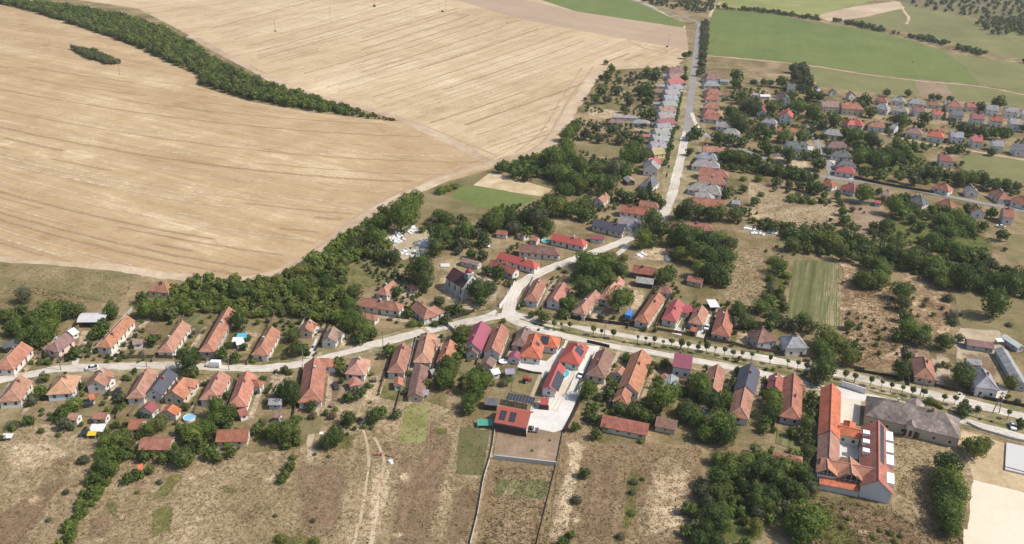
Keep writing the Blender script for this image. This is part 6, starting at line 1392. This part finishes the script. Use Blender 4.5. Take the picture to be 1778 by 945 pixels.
# rubble and stacked timber by the dirt path
for k, (x, y, w, l, c, lab) in enumerate(((657, 790, 2.2, 1.0, (.3, .17, .12), 'pink brick heap beside the dirt path'), (678, 790, 1.6, 1.2, (.33, .18, .13), 'second brick heap right of the dirt path'), (678, 804, 1.4, 1.0, (.72, .72, .72), 'white rubble heap below the brick heaps'), (628, 733, 2.0, 1.4, (.7, .7, .7), 'white junk heap at the top of the dirt path'))):
    p = ground(x, y); root = empty('rubble_heap', p, k); tag(root, lab, 'heap', 'heaps by the dirt path'); r = random.Random(k)
    for q in range(14):
        s = r.uniform(.2, .45); a, b = r.uniform(-w, w) / 2, r.uniform(-l, l) / 2
        MB().box(-s, s, -s * .6, s * .6, -s * .5, s * .5).build('block', MT['paint'], root, Matrix.Translation((a, b, s * .4 + r.uniform(0, .5))) @ Matrix.Rotation(r.uniform(0, 3), 4, 'Z') @ Matrix.Rotation(r.uniform(-.6, .6), 4, 'X'), tuple(q_ * r.uniform(.7, 1.1) for q_ in c))
# ---------------------------------------------------------------- cemetery
ME_SLAB = MB().box(-.5, .5, -1.05, 1.05, 0, .3).box(-.4, .4, -.95, .95, .3, .38).me(MT['marble'], 'slab'); ME_SLABG = MB().box(-.5, .5, -1.05, 1.05, 0, .32).me(MT['conc'], 'slab')
ME_HEAD = MB().prism([(-.42, 0), (.42, 0), (.42, .75), (.25, 1.0), (-.25, 1.0), (-.42, .75)], -.08, .08, Matrix.Rotation(R(90), 4, 'X')).me(MT['marble'], 'headstone'); ME_HEADD = MB().prism([(-.42, 0), (.42, 0), (.42, .75), (.25, 1.0), (-.25, 1.0), (-.42, .75)], -.08, .08, Matrix.Rotation(R(90), 4, 'X')).me(MT['dark'], 'headstone')
def graves(lines, lab, grp):
    for (x0, y0, x1, y1, n, rowsn) in lines:
        a, b = ground(x0, y0), ground(x1, y1); d = (b - a); ang = math.atan2(d.y, d.x); nrm = Vector((-math.sin(ang), math.cos(ang), 0))
        for r in range(rowsn):
            for k in range(n):
                if random.random() < .12: continue
                p = a + d * ((k + .5) / n) + nrm * (r * 3.4) + Vector((random.uniform(-.6, .6), random.uniform(-.9, .9), 0))
                root = empty('grave', p, ang + random.uniform(-.06, .06)); dark = random.random() < .25; s = random.uniform(1.05, 1.45); root.matrix_basis = root.matrix_basis @ Matrix.Scale(s, 4)
                tag(root, (('dark' if dark else 'white') + ' ' + lab), 'grave', grp)
                link('slab', ME_SLABG if dark else ME_SLAB, root); link('headstone', ME_HEADD if dark else ME_HEAD, root, Matrix.Translation((0, 1.0, 0)))
graves([(676, 425, 704, 416, 8, 2), (708, 405, 728, 400, 6, 2), (696, 440, 728, 446, 9, 2), (726, 424, 746, 428, 5, 2), (690, 410, 702, 406, 3, 1)], 'marble grave in the old cemetery above the church', 'graves in the cemetery above the church')
graves([(1290, 396, 1312, 400, 5, 1), (1300, 404, 1325, 408, 6, 1), (1332, 402, 1350, 406, 4, 1)], 'grave in the small cemetery east of the hill road', 'graves in the small eastern cemetery')
graves([(1106, 447, 1124, 440, 5, 1), (1156, 452, 1164, 450, 3, 1)], 'grave on the straw-coloured bank below the hill road', 'graves on the bank below the hill road')
# ---------------------------------------------------------------- fences and walls
def fence(t, pts, h, label, mat, col=None, gap=2.6, thick=.08, name='fence', posts=True, cat='fence'):
    P = [ground(*px(t, *q)) for q in pts]; root = empty(name, P[0]); tag(root, label, cat); o = P[0]
    for i in range(len(P) - 1):
        a, b = P[i] - o, P[i + 1] - o; d = b - a; n = max(1, int(d.length / gap)); m = MB()
        m.bar(a + Vector((0, 0, h / 2 + .05)), b + Vector((0, 0, h / 2 + .05)), thick, h - .1); m.build('panel', mat, root, None, col)
        if posts:
            for k in range(min(n, 40) + 1):
                p = a + d * (k / min(n, 40)); MB().box(-.09, .09, -.09, .09, 0, h + .12).build('post', mat, root, Matrix.Translation(p), col)
    return root
fence('c', [(1025, 130), (1005, 280), (985, 370), (945, 500), (900, 760), (850, 960), (830, 1100)], 1.0, 'long pale fence running down between the tilled plots', MT['cap'], (.5, .47, .42), 3.0)
fence('P', [(858, 797), (966, 809)], 1.5, 'low grey concrete wall across the bare plot below the paved yard', MT['conc'], None, 4, .35, 'garden_wall', cat='wall')
fence('P', [(978, 748), (966, 808), (948, 880), (932, 945), (920, 1000)], .7, 'dark wire fence along the brown plot edge', MT['wood'], None, 3)
fence('P', [(1046, 610), (1020, 668), (1002, 712), (980, 752)], 1.6, 'dark fence along the white paved yard', MT['dark'], None, 2.5)
fence('A', [(790, 555), (860, 562), (1080, 560), (1181, 566)], 1.5, 'grey board fence on the lane before the orange long house', MT['wood'], None, 2.5)
fence('B', [(-20, 560), (120, 572), (230, 582)], 1.4, 'dark fence on the lane before the grey-fronted house', MT['wood'], None, 2.5)
fence('B', [(400, 600), (540, 590), (660, 578), (860, 545)], 1.3, 'dark garden fence along the lane opposite the salmon roofs', MT['wood'], None, 2.5)
fence('C', [(640, 330), (720, 300), (800, 275), (880, 245)], 1.6, 'dark hedge-backed fence beside the churchyard path', MT['dark'], None, 2.5)
fence('C', [(1050, 210), (1080, 170), (1120, 110), (1165, 20)], 1.0, 'pale wall between churchyard and hill road', MT['stone'], None, 4, .3, 'garden_wall', cat='wall')
fence('D', [(330, 285), (430, 300), (620, 325), (780, 345)], 1.5, 'dark fence on the avenue before the blue truck', MT['dark'], None, 2.5)
fence('D', [(930, 365), (1080, 390), (1181, 405)], 1.3, 'grey fence on the avenue before the magenta-roofed house', MT['wood'], None, 2.5)
fence('E', [(120, 435), (290, 468), (410, 500), (620, 530), (800, 560), (1000, 610), (1180, 645)], 1.3, 'long low fence along the far avenue before the hipped houses', MT['wood'], None, 2.8)
fence('F', [(20, 650), (150, 672), (290, 695), (420, 720), (620, 765), (780, 800), (870, 825)], 1.3, 'dark fence on the avenue before the scrub plot', MT['dark'], None, 2.8)
fence('F', [(900, 840), (1050, 870), (1200, 900)], 1.5, 'brown fence on the avenue at the grey hipped house', MT['dark'], None, 2.8)
fence('D', [(470, 455), (560, 475), (620, 490)], 1.4, 'dark gate fence where the paved yard meets the avenue', MT['dark'], None, 2)
fence('f', [(790, 120), (880, 165), (1000, 200), (1100, 230), (1200, 250)], .9, 'low pale wall beside the road past the manor', MT['stone'], None, 4, .3, 'garden_wall', cat='wall')
fence('L', [(10, 195), (130, 225), (330, 262), (560, 300)], 1.6, 'black fence along the upper edge of the grey side street', MT['dark'], None, 3)
fence('L', [(0, 355), (110, 372), (200, 380)], 1.5, 'pale wall behind the tree on the side street', MT['conc'], None, 4, .2, 'garden_wall', cat='wall')
fence('J', [(560, 45), (690, 60), (860, 75)], 1.6, 'white wall along the straw verge of the side street', MT['marble'], None, 4, .2, 'garden_wall', cat='wall')
fence('C', [(400, 640), (385, 760), (360, 860), (330, 960)], 1.2, 'thin grey fence down the dry strip beside the brown barn', MT['wood'], None, 3)
fence('Z4', [(185, 395), (290, 420), (375, 430)], 1.1, 'low dark fence at the top of the fenced garden', MT['wood'], None, 2)
fence('Z1', [(225, 118), (310, 145), (385, 170)], 2.4, 'white school yard wall facing the avenue', MT['marble'], None, 4, .3, 'garden_wall', cat='wall')
# lot fences and worn yard strips beside the houses of the lane and the avenue
lot_items = []
for v in HOUSES:
    if v.get('row') not in ('LF', 'LN', 'AF', 'AN'): continue
    ax = Vector((math.cos(v['ang']), math.sin(v['ang']), 0)); ny = Vector((-ax.y, ax.x, 0)); c = v['c']; h = v['w'] / 2
    if v['l'] < v['w']: continue
    up = 1 if ax.y > 0 else -1; front = v['row'] in ('LF', 'AF')
    e0, e1 = (v['ea'] - 2.5, v['eb'] + random.uniform(8, 18)) if front else (v['ea'] - random.uniform(4, 9), v['eb'] + 2)
    s = -1                                       # the sunny side of the house
    def poly(y0, y1): return [c + ax * e0 + ny * y0, c + ax * e1 + ny * y0, c + ax * e1 + ny * y1, c + ax * e0 + ny * y1]
    P4 = [q.to_2d() for q in poly(s * (h + .2), s * (h + random.uniform(2.2, 4.0)))]; P4 = [P4[0], (P4[0] + P4[1]) / 2, P4[1], P4[2], (P4[2] + P4[3]) / 2, P4[3]]; cc = sum(P4, Vector((0, 0))) / 6; z = layer(P4)
    me = mesh([(*(cc + (q - cc) * 1.15), z) for q in P4] + [(*(cc + (q - cc) * .6), z) for q in P4] + [(*cc, z)], [(i, (i + 1) % 6, 6 + (i + 1) % 6, 6 + i) for i in range(6)] + [(6 + i, 6 + (i + 1) % 6, 12) for i in range(6)], random.choice((P_dirt, P_dirt, P_straw, P_weed)), 'yard_strip')
    me.attributes.new('edge', 'FLOAT', 'POINT').data.foreach_set('value', [0.0] * 6 + [1.0] * 7)
    if me.polygons[0].normal.z < 0: me.flip_normals()
    tag(link('yard_strip', me), kind='structure')
    # boundary fence on the shady side
    y = h + random.uniform(.8, 1.6); a, b = c + ax * e0 + ny * y, c + ax * e1 + ny * y; root = empty('garden_fence', a); d = b - a; hh = random.uniform(1.2, 1.7); mt = random.choice((MT['wood'], MT['wood'], MT['dark'], MT['conc']))
    MB().bar(Vector((0, 0, hh / 2 + .05)), d + Vector((0, 0, hh / 2 + .05)), .07, hh - .1).build('panel', mt, root)
    for k in range(9): MB().box(-.08, .08, -.08, .08, 0, hh + .1).build('post', mt, root, Matrix.Translation(d * (k / 8)))
    tag(root, f"thin garden fence beside {v['ref']}", 'fence', 'garden fences between the lots')
# wood piles and little vegetable beds behind the houses
wp = []; ME_WP = []
for s in range(3):
    m = MB(); r = random.Random(s)
    for k in range(5):
        for j in range(4): m.tube([(-.8 + r.uniform(-.08, .08), k * .3 - .6, .16 + j * .26), (.8 + r.uniform(-.08, .08), k * .3 - .6, .16 + j * .26)], [.15, .14], 6)
    ME_WP.append(m.me(MT['wood'], 'wood_pile'))
for v in HOUSES:
    if v.get('row') not in ('LF', 'LN', 'AF', 'AN'): continue
    fr = v['row'] in ('LF', 'AF'); e = v['eb'] if fr else v['ea']; sg = 1 if fr else -1
    if random.random() < .75:
        q = v['M0'] @ Vector((e - sg * random.uniform(0, 3), -(v['w'] / 2 + random.uniform(1.5, 3)), 0)); o = link('wood_pile', random.choice(ME_WP), None, Matrix.Translation((q.x, q.y, 0)) @ Matrix.Rotation(random.uniform(0, 3), 4, 'Z') @ Matrix.Scale(random.uniform(.8, 1.3), 4)); wp.append((o, q, 'stacked firewood pile', 'wood pile', 'firewood piles in the yards'))
    q = [v['M0'] @ Vector((e + sg * a, b, 0)) for a, b in ((4, -4), (4, 3.5), (random.uniform(9, 15), 3.5), (13, -4))]
    if not any(clash(x) for x in q):
        tag(link('vegetable_bed', tri_mesh([x.to_2d() for x in q], random.choice((G_veg, G_weed, G_earth, G_grass)), layer(q), 'vegetable_bed')), kind='structure')
label_all(wp)
# covered stage slab beside the sand court
p = ground(*px('f', 1130, 350), .5); sl = empty('concrete_platform', (p.x, p.y, 0), 0); tag(sl, 'pale flat concrete platform beside the road past the manor', 'platform')
q = [ground(*px('f', *c), .7) for c in ((1062, 250), (1300, 300), (1300, 490), (1052, 432))]
MB().prism([(c.x - p.x, c.y - p.y) for c in reversed(q)], 0, .7).build('slab', MT['paint'], sl, None, (.5, .48, .455))
fence('f', [(1050, 430), (1180, 465), (1300, 500)], 1.0, 'thin rail along the concrete platform edge', MT['conc'], None, 2, .04)
# ---------------------------------------------------------------- dry tufts on the meadows
TUFT = {k: leaf_material('tuft_' + k, *c) for k, c in dict(straw=((.2, .14, .08), (.34, .25, .15), (.5, .39, .25)), brown=((.12, .08, .045), (.18, .122, .07), (.25, .175, .11)), green=((.09, .09, .03), (.14, .135, .045), (.2, .18, .075))).items()}
TV = {k: [] for k in TUFT}
for poly, n, mixk in (([(-30, 745), (110, 750), (200, 805), (400, 795), (540, 780), (640, 700), (760, 700), (850, 760), (815, 960), (-30, 960)], 6500, (.75, .98)), ([(985, 755), (1040, 775), (1220, 780), (1212, 960), (935, 960)], 2600, (.7, .98)), ([(1410, 860), (1560, 885), (1672, 930), (1672, 960), (1400, 960)], 2000, (.4, .8)), ([(1555, 765), (1660, 790), (1672, 920), (1560, 880)], 1200, (.6, .95)), ([(1465, 465), (1545, 480), (1570, 600), (1500, 640), (1462, 600)], 2600, (.5, .95)), ([(1285, 430), (1328, 432), (1322, 530), (1252, 525)], 1200, (.6, .97)), ([(1300, 322), (1470, 350), (1465, 398), (1298, 385)], 1500, (.55, .9)), ([(0, 458), (240, 480), (210, 525), (0, 510)], 1500, (.3, .6)), ([(862, 812), (962, 815), (935, 955), (825, 955)], 2200, (.5, .97))):
    x0, x1 = min(q[0] for q in poly), max(q[0] for q in poly); y0, y1 = min(q[1] for q in poly), max(q[1] for q in poly)
    for _ in range(n):
        x, y = random.uniform(x0, x1), random.uniform(y0, y1)
        if inside(poly, x, y):
            u = random.random() + 0.35 * math.sin(x * .11 + 2 * math.sin(y * .05)) * math.sin(y * .09); TV['straw' if u < mixk[0] else ('brown' if u < mixk[1] else 'green')].append(ground(x, y))
for k, ps in TV.items():
    P = np.array([(p.x, p.y, 0) for p in ps]); n = len(P); VV = []
    for q in range(5):
        a = RNG.uniform(0, 6.28, n); s = RNG.uniform(.12, .38, n); h = s * RNG.uniform(.5, 1.1, n); lean = RNG.uniform(.1, .7, n) * s; ca, sa = np.cos(a), np.sin(a); off = RNG.normal(0, .28, (n, 2))
        B = P.copy(); B[:, :2] += off; tx = np.stack([ca, sa, 0 * a], 1); nx = np.stack([-sa, ca, 0 * a], 1)
        VV.append(np.stack([B - tx * s[:, None] * .6, B + tx * s[:, None] * .6, B + tx * s[:, None] * .5 + nx * lean[:, None] + np.array((0, 0, 1)) * h[:, None], B - tx * s[:, None] * .5 + nx * lean[:, None] + np.array((0, 0, 1)) * h[:, None]], 1))
    V = np.concatenate(VV).reshape(-1, 3)
    o = link('grass_tufts', mesh_np(V, np.arange(len(V)).reshape(-1, 4), TUFT[k], 'grass_tufts')); tag(o, {'straw': 'straw-coloured dry grass tufts across the meadows', 'brown': 'dead brown grass tufts across the meadows', 'green': 'green weed tufts across the meadows'}[k], 'grass', None, 'stuff')
# ---------------------------------------------------------------- air
q = N('haze_air'); nt = q.t; nt.nodes.remove(q.b); pv = nt.nodes.new('ShaderNodeVolumePrincipled'); pv.inputs['Color'].default_value = (.9, .91, .93, 1); pv.inputs['Density'].default_value = 0.00008; pv.inputs['Anisotropy'].default_value = 0.2
nt.links.new(pv.outputs[0], nt.nodes['Material Output'].inputs['Volume'])
hz_o = MB().box(-9500, 9500, -450, 12500, -1.0, 172).build('haze', q.m); tag(hz_o, kind='stuff')
